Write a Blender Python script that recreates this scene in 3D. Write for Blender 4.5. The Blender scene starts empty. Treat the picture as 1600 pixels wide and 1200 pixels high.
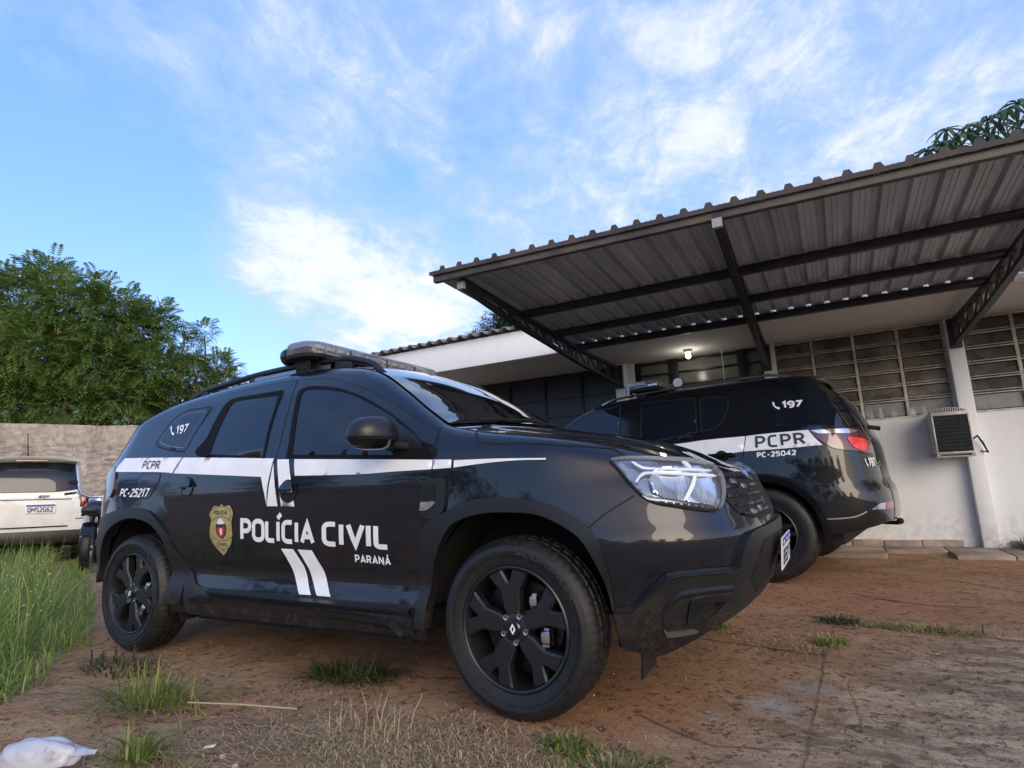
import bpy, bmesh, math, random
import numpy as np
from mathutils import Vector, Matrix
from mathutils.geometry import delaunay_2d_cdt
random.seed(7); np.random.seed(7)
SC = bpy.context.scene
COL = SC.collection
# ------------------------------------------------------------------ camera
cam_d = bpy.data.cameras.new("camera")
cam = bpy.data.objects.new("camera", cam_d); COL.objects.link(cam)
SC.camera = cam
cam_d.sensor_width = 36.0; cam_d.lens = 900.0/1600*36; cam_d.clip_start = .05; cam_d.clip_end = 3000
_r = Vector((0.87133, 0.48954, -0.03358)); _u = Vector((-0.12063, 0.14738+0, 0.98170)); _w = Vector((-0.47563, 0.85944, 0.18747))
_w.normalize(); _r = (_r-_w*_r.dot(_w)).normalized(); _u = _r.cross(_w)
cam.matrix_world = Matrix(((_r.x,_u.x,-_w.x,3.848),(_r.y,_u.y,-_w.y,-2.062),(_r.z,_u.z,-_w.z,.850),(0,0,0,1)))
# ------------------------------------------------------------------ node helper
class NT:
    def __init__(s, tree): s.t = tree; tree.nodes.clear()
    def n(s, typ, ins=None, **props):
        nd = s.t.nodes.new(typ)
        for k, v in props.items(): setattr(nd, k, v)
        for k, v in (ins or {}).items():
            sock = nd.inputs[k]
            if isinstance(v, bpy.types.NodeSocket): s.t.links.new(v, sock)
            else: sock.default_value = v
        return nd
    def math(s, op, a, b=0.0, c=0.0, clamp=False):
        return s.n('ShaderNodeMath', {0:a, 1:b, 2:c}, operation=op, use_clamp=clamp).outputs[0]
    def vmath(s, op, a, b=(0,0,0)):
        return s.n('ShaderNodeVectorMath', {0:a, 1:b}, operation=op)
    def ramp(s, fac, stops):
        nd = s.n('ShaderNodeValToRGB', {0:fac}); cr = nd.color_ramp
        while len(cr.elements) < len(stops): cr.elements.new(.5)
        for e, (p, c) in zip(cr.elements, stops):
            e.position = p; e.color = (*c, 1) if hasattr(c, '__len__') else (c, c, c, 1)
        return nd.outputs[0]
    def smooth(s, v, a, b, lo=0.0, hi=1.0):
        return s.n('ShaderNodeMapRange', {0:v, 1:a, 2:b, 3:lo, 4:hi}, interpolation_type='SMOOTHSTEP').outputs[0]
    def mix(s, fac, a, b, blend='MIX'):
        nd = s.n('ShaderNodeMix', data_type='RGBA', blend_type=blend)
        for k, v in ((0, fac), (6, a), (7, b)):
            if isinstance(v, bpy.types.NodeSocket): s.t.links.new(v, nd.inputs[k])
            else: nd.inputs[k].default_value = v if k == 0 else ((*v, 1) if len(v) == 3 else v)
        return nd.outputs[2]
    def noise(s, vec, scale, detail=4, rough=.55, dist=0.0):
        return s.n('ShaderNodeTexNoise', {'Vector':vec, 'Scale':scale, 'Detail':detail, 'Roughness':rough, 'Distortion':dist}).outputs[0]
def S(r, g, b):
    f = lambda c: ((c/255+.055)/1.055)**2.4 if c > 10 else c/255/12.92
    return (f(r), f(g), f(b))
# ------------------------------------------------------------------ sky and sun
SUN_EL, SUN_AZ = math.radians(17), math.radians(132)
W = bpy.data.worlds.new("World"); SC.world = W; W.use_nodes = True
t = NT(W.node_tree)
gen = t.n('ShaderNodeTexCoord').outputs['Generated']
sky = t.n('ShaderNodeTexSky', sky_type='NISHITA', sun_disc=False, sun_elevation=SUN_EL, sun_rotation=SUN_AZ, altitude=400, air_density=1.0, dust_density=.5, ozone_density=2.0).outputs[0]
skyc = t.mix(1.0, sky, (.93, .95, 1.22), 'MULTIPLY')
sep = t.n('ShaderNodeSeparateXYZ', {0:gen})
zc = t.math('MAXIMUM', sep.outputs[2], 0.0)
den = t.math('ADD', zc, .22)
pl = t.n('ShaderNodeCombineXYZ', {0:t.math('DIVIDE', sep.outputs[0], den), 1:t.math('DIVIDE', sep.outputs[1], den), 2:0.0}).outputs[0]
rot = t.n('ShaderNodeMapping', {'Vector':t.n('ShaderNodeMapping', {'Vector':pl, 'Rotation':(0,0,math.radians(-112))}).outputs[0], 'Scale':(1.0,1.35,1)}).outputs[0]
def bump_dir(v, sharp):
    v = Vector(v).normalized()
    d = t.vmath('DOT_PRODUCT', gen, tuple(v)).outputs['Value']
    return t.math('POWER', t.math('MAXIMUM', d, 0.0), sharp)
n1 = t.noise(rot, 1.25, 7, .55, .35)
n2 = t.noise(pl, 4.6, 11, .68, .5)
n3 = t.noise(rot, 6.5, 10, .68, .7)
cov = t.math('ADD', t.math('MULTIPLY', n1, .38), t.math('MULTIPLY', n2, .36))
cov = t.math('ADD', cov, t.math('MULTIPLY', n3, .26))
def px_dir(x, y): return _r*((x-800)/900)-_u*((y-600)/900)+_w
bias = 0.0
for (x, y, sh, k) in CLOUD_BIAS if 'CLOUD_BIAS' in globals() else ((1560,60,14,.11),(1300,260,30,.04),(560,435,120,.17),(400,370,240,.16),(690,480,140,.19),(480,410,240,.08),(150,60,40,.06),(430,160,60,.06),(640,110,150,.06),(800,260,14,.06),(740,20,120,.08),(1150,60,80,.06),(60,300,40,-.07),(330,250,120,-.05),(640,350,160,-.07),(250,90,60,.05),(900,60,60,.04),(760,110,200,-.06),(60,470,60,-.12),(300,520,100,-.08)):
    bias = t.math('ADD', bias, t.math('MULTIPLY', bump_dir(px_dir(x, y), sh), k))
cov = t.math('ADD', cov, bias)
veil = t.smooth(cov, .46, .72)
core = t.smooth(cov, .60, .78)
veilc = t.mix(core, (.33, .41, .56), (.64, .625, .60))
skyb = t.mix(.55, t.mix(1.0, skyc, (.21, .21, .21), 'MULTIPLY'), (.120, .265, .570))
skyb = t.mix(t.math('MULTIPLY', t.smooth(sep.outputs[2], .42, .02), .50), skyb, (.34, .49, .74))
final = t.mix(t.math('MULTIPLY', veil, .78), skyb, veilc)
warm = bump_dir((math.sin(SUN_AZ), math.cos(SUN_AZ), .16), 6)
final = t.mix(t.math('MULTIPLY', warm, .95), final, (2.0, 1.45, .90))
bg = t.n('ShaderNodeBackground', {0:t.mix(1.0, final, (10, 10, 10), 'MULTIPLY'), 1:.1})
t.t.links.new(bg.outputs[0], t.n('ShaderNodeOutputWorld').inputs[0])
sd = bpy.data.lights.new("sun", 'SUN'); sd.energy = 1.0; sd.angle = math.radians(42); sd.color = (1, .92, .80)
sun = bpy.data.objects.new("sun", sd); COL.objects.link(sun)
sun.rotation_mode = 'QUATERNION'
sun.rotation_quaternion = Vector((math.sin(SUN_AZ)*math.cos(SUN_EL), math.cos(SUN_AZ)*math.cos(SUN_EL), math.sin(SUN_EL))).to_track_quat('Z', 'Y')
SC.view_settings.view_transform = 'Standard'; SC.view_settings.look = 'None'; SC.view_settings.exposure = 0.9; SC.view_settings.gamma = 1.0
SC.cycles.max_bounces = 8; SC.cycles.transparent_max_bounces = 12
# ------------------------------------------------------------------ materials
def mat(name, base, rough=.5, metal=0.0, coat=0.0, spec=.5, var=0.0, vscale=8.0, bump=0.0, bscale=60.0, alpha=1.0, emit=None, coatr=.03, trans=0.0):
    m = bpy.data.materials.new(name); m.use_nodes = True; k = NT(m.node_tree)
    p = k.n('ShaderNodeBsdfPrincipled', {'Base Color':(*base, 1), 'Roughness':rough, 'Metallic':metal, 'Coat Weight':coat, 'Coat Roughness':coatr, 'Specular IOR Level':spec, 'Alpha':alpha, 'Transmission Weight':trans})
    obj = k.n('ShaderNodeTexCoord').outputs['Object']
    if var:
        nz = k.noise(obj, vscale, 5, .6)
        c = k.mix(k.smooth(nz, .3, .7), tuple(v*(1-var) for v in base), tuple(min(1, v*(1+var)) for v in base))
        k.t.links.new(c, p.inputs['Base Color'])
        k.t.links.new(k.smooth(nz, .25, .75, max(0, rough-.08), min(1, rough+.08)), p.inputs['Roughness'])
    if bump:
        b = k.n('ShaderNodeBump', {'Strength':bump, 'Distance':.01, 'Height':k.noise(obj, bscale, 4, .6)})
        k.t.links.new(b.outputs[0], p.inputs['Normal'])
    if emit:
        p.inputs['Emission Color'].default_value = (*emit[0], 1); p.inputs['Emission Strength'].default_value = emit[1]
    k.t.links.new(p.outputs[0], k.n('ShaderNodeOutputMaterial').inputs[0])
    return m
def paint(name, base, dust=.5):
    """glossy car paint with a faint film of road dust that breaks the clear coat up low on the car"""
    m = bpy.data.materials.new(name); m.use_nodes = True; k = NT(m.node_tree)
    obj = k.n('ShaderNodeTexCoord').outputs['Object']
    nz = k.noise(obj, 7, 6, .65); sp = k.noise(obj, 90, 3, .6)
    z = k.n('ShaderNodeSeparateXYZ', {0:obj}).outputs[2]
    low = k.smooth(z, .95, .25)
    d = k.math('MULTIPLY', k.math('MULTIPLY', k.math('ADD', low, .12), k.smooth(nz, .35, .75)), k.smooth(sp, .3, .7), clamp=True)
    d = k.math('MULTIPLY', d, dust)
    c = k.mix(k.math('MULTIPLY', d, .16), base, (.16, .10, .07))
    p = k.n('ShaderNodeBsdfPrincipled', {'Base Color':c, 'Roughness':.45, 'Metallic':0.0, 'Specular IOR Level':.12, 'Coat Weight':1.0, 'Coat Roughness':k.math('ADD', .02, k.math('MULTIPLY', d, .12)), 'Coat IOR':1.5})
    k.t.links.new(p.outputs[0], k.n('ShaderNodeOutputMaterial').inputs[0])
    return m
def dusty(name, base, rough):
    """grained black plastic with dried red splash marks near the ground"""
    m = bpy.data.materials.new(name); m.use_nodes = True; k = NT(m.node_tree)
    obj = k.n('ShaderNodeTexCoord').outputs['Object']; z = k.n('ShaderNodeSeparateXYZ', {0:obj}).outputs[2]
    a = k.noise(obj, 9, 6, .7); b = k.noise(obj, 70, 4, .65)
    d = k.math('MULTIPLY', k.math('MULTIPLY', k.smooth(a, .38, .70), k.smooth(b, .42, .66)), k.smooth(z, .62, .22), clamp=True)
    c = k.mix(k.math('MULTIPLY', d, .6), k.mix(a, tuple(v*.7 for v in base), tuple(v*1.3 for v in base)), (.13,.075,.048))
    bp = k.n('ShaderNodeBump', {'Strength':.15, 'Distance':.01, 'Height':k.noise(obj, 400, 2, .6)})
    p = k.n('ShaderNodeBsdfPrincipled', {'Base Color':c, 'Roughness':k.math('ADD', rough-.06, k.math('MULTIPLY', a, .15)), 'Normal':bp.outputs[0]})
    k.t.links.new(p.outputs[0], k.n('ShaderNodeOutputMaterial').inputs[0]); return m
M = {}
M['paint'] = paint('black_car_paint', (.0050, .0062, .0115))
M['paint2'] = paint('black_police_paint', (.004, .005, .008), .3)
M['glass'] = mat('tinted_car_glass', (.006, .009, .016), .02, spec=.62)
M['windshield'] = mat('windshield_glass', (.006, .008, .010), .02, spec=.9, coat=1.0, coatr=0.0)
M['plastic'] = dusty('dark_textured_plastic', (.0085, .0090, .0105), .42)
M['trim'] = mat('matte_window_trim', (.0035,.0035,.004), .75, spec=.2)
M['mirror_shell'] = mat('grained_mirror_plastic', (.012,.012,.013), .38, var=.2, vscale=40)
M['gloss_black'] = mat('gloss_black_plastic', (.006, .006, .007), .18, coat=.4)
M['black'] = mat('matte_black', (.004, .004, .004), .8)
M['rubber'] = mat('tyre_rubber', (.0085, .0085, .009), .55, var=.35, vscale=25, bump=.2, bscale=150)
M['rubber_mark'] = mat('tyre_lettering', (.022, .022, .023), .5)
M['rim'] = mat('black_alloy', (.0085, .0095, .013), .40, coat=.15, coatr=.25)
M['silver'] = mat('bright_metal', (.7, .7, .72), .25, metal=1.0)
M['module'] = mat('strobe_module_grey', (.30,.30,.30), .35, var=.4, vscale=30)
M['rotor'] = mat('brake_rotor', (.05, .05, .052), .4, metal=1.0)
M['dullmetal'] = mat('dull_metal', (.35, .35, .36), .4, metal=1.0)
M['decal'] = mat('white_decal_film', (.78, .80, .82), .35, var=.05)
M['ink'] = mat('dark_decal_ink', (.03, .035, .05), .4)
M['gold'] = mat('gold_badge_film', (.36, .31, .13), .4, var=.12, vscale=12)
M['red'] = mat('red_decal', (.5, .03, .03), .4)
M['lens'] = mat('headlamp_reflector', (.70, .74, .80), .07, metal=.9, var=.3, vscale=9)
M['lens_dark'] = mat('headlamp_housing', (.20, .25, .33), .15, metal=.5, coat=1)
M['drl'] = mat('lamp_light_guide', (.80, .84, .88), .3, coat=.6)
M['red_lens'] = mat('red_lamp_lens', (.32, .012, .012), .12, coat=1.0)
M['red_dark'] = mat('smoked_red_lens', (.10, .03, .045), .1, coat=1.0)
M['white_paint'] = mat('white_car_paint', (.74, .74, .70), .3, coat=.8, var=.06, vscale=3)
M['plate'] = mat('number_plate_white', (.72, .73, .74), .4)
M['blue'] = mat('plate_blue', (.02, .05, .35), .4)
M['bar_lens'] = None
def clear(name, tint, alpha, rough=.06):
    m = bpy.data.materials.new(name); m.use_nodes = True; k = NT(m.node_tree)
    a = k.n('ShaderNodeBsdfTransparent', {0:(*tint, 1)}); b = k.n('ShaderNodeBsdfPrincipled', {'Base Color':(.55,.56,.58,1), 'Roughness':rough, 'Coat Weight':.5})
    f = k.n('ShaderNodeFresnel', {0:1.5}).outputs[0]
    x = k.n('ShaderNodeMixShader', {0:k.math('ADD', k.math('MULTIPLY', f, .8), alpha, clamp=True), 1:a.outputs[0], 2:b.outputs[0]})
    k.t.links.new(x.outputs[0], k.n('ShaderNodeOutputMaterial').inputs[0]); return m
M['bar_lens'] = clear('smoky_clear_polycarbonate', (.97, .97, .98), .06)
M['clear'] = clear('clear_lens', (.93, .96, 1.0), .03, .02)
# ------------------------------------------------------------------ mesh builder
SPLIT = {'hood_stripe','wiper','fork','grip','rail_foot','light_guide','divider','plate_marks','reflector_module','support_bracket','grille_bar','sill_ridge','cladding_lip','brake_cable','reflector_rib','louvre_cell','vent_bar'}
class MB:
    def __init__(s): s.v = []; s.f = []
    def add(s, vs, fs):
        o = len(s.v); s.v += [tuple(map(float, p)) for p in vs]; s.f += [tuple(i+o for i in f) for f in fs]; return s
    def box(s, lo, hi, M4=None):
        (a,b,c),(d,e,f) = lo, hi
        vs = [(a,b,c),(d,b,c),(d,e,c),(a,e,c),(a,b,f),(d,b,f),(d,e,f),(a,e,f)]
        if M4 is not None: vs = [M4 @ Vector(p) for p in vs]
        return s.add(vs, [(3,2,1,0),(4,5,6,7),(0,1,5,4),(1,2,6,5),(2,3,7,6),(3,0,4,7)])
    def bar(s, p, q, w, h, up=(0,0,1)):
        p, q = Vector(p), Vector(q); d = (q-p).normalized(); x = d.cross(Vector(up))
        if x.length < 1e-4: x = d.cross(Vector((1,0,0)))
        x.normalize(); y = x.cross(d)
        vs = [c+x*(sx*w/2)+y*(sy*h/2) for c in (p, q) for sx, sy in ((-1,-1),(1,-1),(1,1),(-1,1))]
        return s.add(vs, [(0,1,2,3),(7,6,5,4),(0,4,5,1),(1,5,6,2),(2,6,7,3),(3,7,4,0)])
    def tube(s, pts, r, n=8, caps=True):
        pts = [Vector(p) for p in pts]; rr = r if hasattr(r, '__len__') else [r]*len(pts); o = len(s.v)
        ref = Vector((0,0,1)); 
        if abs((pts[-1]-pts[0]).normalized().z) > .9: ref = Vector((1,0,0))
        for i, p in enumerate(pts):
            d = (pts[min(i+1,len(pts)-1)]-pts[max(i-1,0)]).normalized(); x = d.cross(ref).normalized(); y = x.cross(d)
            for k in range(n):
                a = 2*math.pi*k/n; s.v.append(tuple(p+x*(rr[i]*math.cos(a))+y*(rr[i]*math.sin(a))))
        for i in range(len(pts)-1):
            for k in range(n):
                a = o+i*n+k; b = o+i*n+(k+1)%n; s.f.append((a,b,b+n,a+n))
        if caps:
            s.f.append(tuple(o+k for k in range(n))[::-1]); s.f.append(tuple(o+(len(pts)-1)*n+k for k in range(n)))
        return s
    def lathe(s, prof, n=48, mod=None, axis='Y', close=False):
        """prof: (along, radius); revolves round axis through the origin"""
        o = len(s.v)
        for j, (a, r) in enumerate(prof):
            for k in range(n):
                th = 2*math.pi*k/n; rr = r+(mod(j, k) if mod else 0)
                c, q = rr*math.cos(th), rr*math.sin(th)
                s.v.append((c, a, q) if axis == 'Y' else ((c, q, a) if axis == 'Z' else (a, c, q)))
        for j in range(len(prof)-1):
            for k in range(n):
                a = o+j*n+k; b = o+j*n+(k+1)%n; s.f.append((a,b,b+n,a+n))
        if close:
            s.f.append(tuple(o+k for k in range(n))); s.f.append(tuple(o+(len(prof)-1)*n+k for k in range(n))[::-1])
        return s
    def grid(s, P):
        """P: array (rows, cols, 3)"""
        P = np.asarray(P); a, b = P.shape[:2]; o = len(s.v); s.v += [tuple(p) for p in P.reshape(-1,3).tolist()]
        for i in range(a-1):
            for j in range(b-1):
                k = o+i*b+j; s.f.append((k, k+1, k+b+1, k+b))
        return s
    def prism(s, poly, y0, y1, fr=None):
        """poly in (x,z) extruded along y"""
        n = len(poly); vs = [(x, y0, z) for x, z in poly]+[(x, y1, z) for x, z in poly]
        if fr is not None: vs = [fr @ Vector(p) for p in vs]
        return s.add(vs, [tuple(range(n)), tuple(range(2*n-1, n-1, -1))]+[(i, (i+1)%n+0, (i+1)%n+n, i+n)[::-1] for i in range(n)])
    def sphere(s, c, r, n=16, m=10, p=1.0):
        rx, ry, rz = r if hasattr(r, '__len__') else (r, r, r)
        sg = lambda v: math.copysign(abs(v)**p, v)
        rows = []
        for i in range(m+1):
            a = -math.pi/2+math.pi*i/m
            rows.append([(c[0]+rx*sg(math.cos(a))*sg(math.cos(2*math.pi*k/n)), c[1]+ry*sg(math.cos(a))*sg(math.sin(2*math.pi*k/n)), c[2]+rz*sg(math.sin(a))) for k in range(n+1)])
        return s.grid(np.array(rows))
    def build(s, name, m=None, parent=None, smooth=False, angle=35, bevel=0.0, fixn=True, loc=None, rot=None):
        if name in SPLIT:
            root_ = list(range(len(s.v)))
            def find(i):
                while root_[i] != i: root_[i] = root_[root_[i]]; i = root_[i]
                return i
            for f in s.f:
                for i in f[1:]: root_[find(i)] = find(f[0])
            comp = {}
            for f in s.f: comp.setdefault(find(f[0]), []).append(f)
            if len(comp) > 1:
                first = None
                for fs in comp.values():
                    ids = sorted({i for f in fs for i in f}); mp = {j: k for k, j in enumerate(ids)}; q = MB(); q.v = [s.v[i] for i in ids]; q.f = [tuple(mp[i] for i in f) for f in fs]
                    o_ = q._build(name, m, parent, smooth, angle, bevel, fixn, loc, rot); first = first or o_
                return first
        return s._build(name, m, parent, smooth, angle, bevel, fixn, loc, rot)
    def _build(s, name, m, parent, smooth, angle, bevel, fixn, loc, rot):
        me = bpy.data.meshes.new(name); me.from_pydata(s.v, [], s.f); me.validate()
        bm = bmesh.new(); bm.from_mesh(me)
        bmesh.ops.remove_doubles(bm, verts=bm.verts, dist=1e-5)
        if fixn: bmesh.ops.recalc_face_normals(bm, faces=bm.faces)
        if bevel:
            es = [e for e in bm.edges if len(e.link_faces) == 2 and e.calc_face_angle(0) > .5]
            bmesh.ops.bevel(bm, geom=es, offset=bevel, segments=2, affect='EDGES', profile=.5)
            smooth = True
        bm.to_mesh(me); bm.free()
        if smooth:
            for p in me.polygons: p.use_smooth = True
            if angle: me.set_sharp_from_angle(angle=math.radians(angle))
        if m is not None: me.materials.append(M[m] if isinstance(m, str) else m)
        o = bpy.data.objects.new(name, me); COL.objects.link(o)
        if parent is not None: o.parent = parent
        if loc is not None: o.location = loc
        if rot is not None: o.rotation_euler = rot
        return o
def tag(o, label=None, cat=None, group=None, kind=None):
    for k, v in (('label',label),('category',cat),('group',group),('kind',kind)):
        if v: o[k] = v
    return o
def thing(name, label, cat, loc=(0,0,0), rot=(0,0,0), group=None):
    o = bpy.data.objects.new(name, None); COL.objects.link(o); o.location = loc; o.rotation_euler = rot
    o.empty_display_size = .1
    return tag(o, label, cat, group)
def copy_tree(o, parent=None):
    c = o.copy(); COL.objects.link(c)
    if parent is not None: c.parent = parent
    for ch in [x for x in SC.objects if x.parent == o]: copy_tree(ch, c)
    return c
def gz(y): return .018*min(max(y, 0), 6.0)
# ------------------------------------------------------------------ car body surfaces
def _pchip(xs,ys):
    xs=np.array(xs,float); ys=np.array(ys,float); h=np.diff(xs); d=np.diff(ys)/h
    m=np.zeros_like(ys)
    for i in range(1,len(xs)-1):
        if d[i-1]*d[i]>0:
            w1=2*h[i]+h[i-1]; w2=h[i]+2*h[i-1]; m[i]=(w1+w2)/(w1/d[i-1]+w2/d[i])
    m[0]=d[0]; m[-1]=d[-1]
    def f(x):
        x=np.clip(np.asarray(x,float),xs[0],xs[-1]); i=np.clip(np.searchsorted(xs,x)-1,0,len(xs)-2)
        t=(x-xs[i])/h[i]
        return ((1+2*t)*(1-t)**2*ys[i]+t*(1-t)**2*h[i]*m[i]+t*t*(3-2*t)*ys[i+1]+t*t*(t-1)*h[i]*m[i+1])
    return f
class Body:
    """side wall of a car body: point(u,z); u runs along the plan outline from tail centre to nose centre (equal to x on the straight flank)"""
    def __init__(s,yc,front,rear,inset,top,rtop,flares,belly=None):
        # front=(x0,len,n) rear=(x0,len,n) superellipse corners; flank at y=0
        s.yc=yc; x0,a,n=front; xr,b,m=rear
        t=np.linspace(0,1,400)
        ang=np.linspace(0,np.pi/2,400)
        fx=x0+a*np.sin(ang)**(2/n); fy=yc-yc*np.cos(ang)**(2/n)
        rx=xr-b*np.sin(ang)**(2/m); ry=yc-yc*np.cos(ang)**(2/m)
        X=np.concatenate([rx[::-1],fx[0:]]); Y=np.concatenate([ry[::-1],fy])
        L=np.concatenate([[0],np.cumsum(np.hypot(np.diff(X),np.diff(Y)))])
        i0=399; L=L-L[i0]+X[i0]
        s.L=L; s.X=X; s.Y=Y; s.umin=L[0]; s.umax=L[-1]
        uu=np.linspace(L[0],L[-1],1500); 
        xx=np.interp(uu,L,X); yy=np.interp(uu,L,Y)
        k=np.ones(31)/31
        tx=np.gradient(xx); ty=np.gradient(yy); l=np.hypot(tx,ty); tx/=l; ty/=l
        pad=15
        def sm(v,e0,e1): return np.convolve(np.concatenate([np.full(pad,e0)*1.0,v,np.full(pad,e1)]),k,'valid')
        tx=sm(tx,tx[0],tx[-1]); ty=sm(ty,ty[0],ty[-1]); l=np.hypot(tx,ty); tx/=l; ty/=l
        s.uu=uu; s.xx=xx; s.yy=yy; s.nx=-ty; s.ny=tx   # inward normal
        s.inset=inset; s.top=top; s.rtop=rtop; s.flares=flares
    def point(s,u,z,off=0.0):
        u=np.asarray(u,float); z=np.asarray(z,float)
        u,z=np.broadcast_arrays(u,z)
        x=np.interp(u,s.uu,s.xx); y=np.interp(u,s.uu,s.yy); nx=np.interp(u,s.uu,s.nx); ny=np.interp(u,s.uu,s.ny)
        d=s.inset(u,z)
        zt=s.top(u); r=s.rtop(u)
        q=np.clip((z-(zt-r))/r,0,1)
        d=d+r*(1-np.sqrt(np.maximum(1-q*q,0)))
        for (cx,cz,R,w,h) in s.flares:
            dd=np.hypot(u-cx,z-cz); f=np.clip(1-np.abs(dd-R)/w,0,1); f=f*f*(3-2*f)
            f=np.where(dd<R,1.0,f)
            d=d-h*f
        d=d-off
        return np.stack([x+nx*d,y+ny*d,z],-1)
    def normal(s,u,z):
        e=2e-3
        a=s.point(u+e,z)-s.point(u-e,z); b=s.point(u,z+e)-s.point(u,z-e)
        n=np.cross(a,b); n/=np.linalg.norm(n,axis=-1,keepdims=True)+1e-12
        return n
    def off(s,u,z,d):
        return s.point(u,z)+s.normal(np.asarray(u,float),np.asarray(z,float))*d
def suv_body():
    P=_pchip
    door=P([.15,.2,.25,.33,.40,.47,.56,.70,.82,.92,1.0,1.08,1.13,1.2,1.35,1.5,1.62],[.14,.08,.045,.03,.04,.058,.040,.014,.003,0,.006,.022,.042,.068,.128,.20,.28])
    nose=P([.15,.22,.30,.40,.5,.60,.66,.73,.85,.91,.98,1.1],[.26,.16,.10,.06,.03,.0,-.008,.012,.055,.09,.12,.18])
    tail=P([.15,.25,.36,.5,.62,.75,.9,1.0,1.1,1.2,1.3,1.4,1.6],[.2,.08,.02,-.01,-.015,.01,.02,.035,.055,.11,.19,.265,.46])
    def inset(u,z):
        f=np.clip((u-2.75)/.55,0,1); f=f*f*(3-2*f)
        g=np.clip((-.25-u)/.6,0,1); g=g*g*(3-2*g)
        return door(z)*(1-f-g)+nose(z)*f+tail(z)*g
    top=P([-1.7,-1.2,-.85,-.6,-.3,0.0,.3,.7,1.1,1.4,1.62,1.8,2.0,2.2,2.32,2.45,2.7,2.95,3.2,3.5,3.85,4.15,4.5],
          [1.40,1.40,1.40,1.40,1.45,1.53,1.57,1.605,1.61,1.595,1.56,1.49,1.37,1.235,1.165,1.135,1.095,1.055,1.01,.965,.935,.92,.915])
    rtop=P([-2,1.6,2.2,2.5,3.0,4.5],[.06,.06,.05,.07,.09,.06])
    return Body(.88,(2.72,.83,3.3),(-.14,.75,2.7),inset,top,rtop,[(2.673,.36,.40,.22,.022),(0,.36,.40,.22,.022)])
def wagon_body():
    P=_pchip
    flank=P([.2,.3,.4,.55,.75,.95,1.08,1.16,1.25,1.4,1.55,1.68,1.8],[.12,.07,.035,.02,.01,0,.01,.03,.06,.115,.165,.22,.28])
    tailp=P([.2,.3,.45,.6,.7,.8,.95,1.1,1.25,1.4,1.55,1.68,1.8],[.16,.08,.0,-.015,-.01,.03,.045,.06,.11,.18,.27,.36,.46])
    nosep=P([.2,.35,.6,.9,1.1],[.2,.06,0,.06,.14])
    def inset(u,z):
        f=np.clip((u-.35)/.6,0,1); f=f*f*(3-2*f)
        g=np.clip((-3.0-u)/.6,0,1); g=g*g*(3-2*g)
        return flank(z)*(1-f-g)+tailp(z)*f+nosep(z)*g
    top=P([-5,-4.2,-3.75,-3.3,-2.9,-2.55,-2.4,-2.1,-1.85,-1.6,-1.2,-.6,0,.5,.75,1.0,1.5,2.5],
          [1.02,1.03,1.06,1.10,1.13,1.17,1.21,1.45,1.61,1.69,1.725,1.745,1.745,1.715,1.67,1.64,1.62,1.62])
    rtop=P([-5,-2.4,-1.8,0,1],[.07,.06,.06,.07,.07])
    return Body(.93,(.33,.55,3.0),(-3.1,.76,2.8),inset,top,rtop,[(0,.385,.44,.2,.02),(-2.845,.385,.44,.2,.02)])
def smooth_poly(pts, n=5, closed=True):
    """Catmull-Rom through the points; a doubled point makes a corner"""
    P = np.array(pts, float); N = len(P); out = []
    for i in range(N if closed else N-1):
        p1, p2 = P[i], P[(i+1) % N]
        if np.hypot(*(p2-p1)) < 1e-6: continue
        p0 = P[i-1] if (closed or i > 0) else p1; p3 = P[(i+2) % N] if (closed or i+2 < N) else p2
        for k in range(n):
            q = k/n
            out.append(.5*((2*p1)+(-p0+p2)*q+(2*p0-5*p1+4*p2-p3)*q*q+(-p0+3*p1-3*p2+p3)*q**3))
    if not closed: out.append(P[-1])
    return np.array(out)
def inside(pt, poly):
    x, y = pt[:,0], pt[:,1]; r = np.zeros(len(pt), bool); n = len(poly)
    for i in range(n):
        x1, y1 = poly[i]; x2, y2 = poly[(i+1) % n]
        c = ((y1 > y) != (y2 > y)) & (x < (x2-x1)*(y-y1)/((y2-y1) if y2 != y1 else 1e-12)+x1)
        r ^= c
    return r
def dens(poly, res, closed=True):
    out = []; n = len(poly)
    for i in range(n if closed else n-1):
        a = np.array(poly[i], float); b = np.array(poly[(i+1) % n], float); k = max(1, int(math.ceil(np.hypot(*(b-a))/res)))
        out += [a+(b-a)*j/k for j in range(k)]
    if not closed: out.append(np.array(poly[-1], float))
    return np.array(out)
def fill2d(outer, holes=(), res=.03):
    """triangles over a flat region with an even inner grid"""
    loops = [dens(p, res) for p in (outer,)+tuple(holes)]
    pts, edges = [], []
    for L in loops:
        o = len(pts); pts += L.tolist(); edges += [(o+i, o+(i+1) % len(L)) for i in range(len(L))]
    lo, hi = loops[0].min(0), loops[0].max(0)
    gx, gy = np.meshgrid(np.arange(lo[0]+res/2, hi[0], res), np.arange(lo[1]+res/2, hi[1], res))
    g = np.stack([gx.ravel(), gy.ravel()], 1)
    if len(g):
        g = g[inside(g, loops[0])]
        for h in loops[1:]:
            if len(g): g = g[~inside(g, h)]
        B = np.array(pts)
        if len(g): g = g[np.array([np.min(np.hypot(*(B-q).T)) > res*.45 for q in g])]
        pts += g.tolist()
    v, e, f, *_ = delaunay_2d_cdt([Vector(p) for p in pts], edges, [], 0, 1e-6)
    v = np.array([tuple(p) for p in v]); f = [tuple(t) for t in f]
    c = np.array([v[list(t)].mean(0) for t in f]); ok = inside(c, loops[0])
    for h in loops[1:]: ok &= ~inside(c, h)
    return v, [t for t, k in zip(f, ok) if k]
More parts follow.
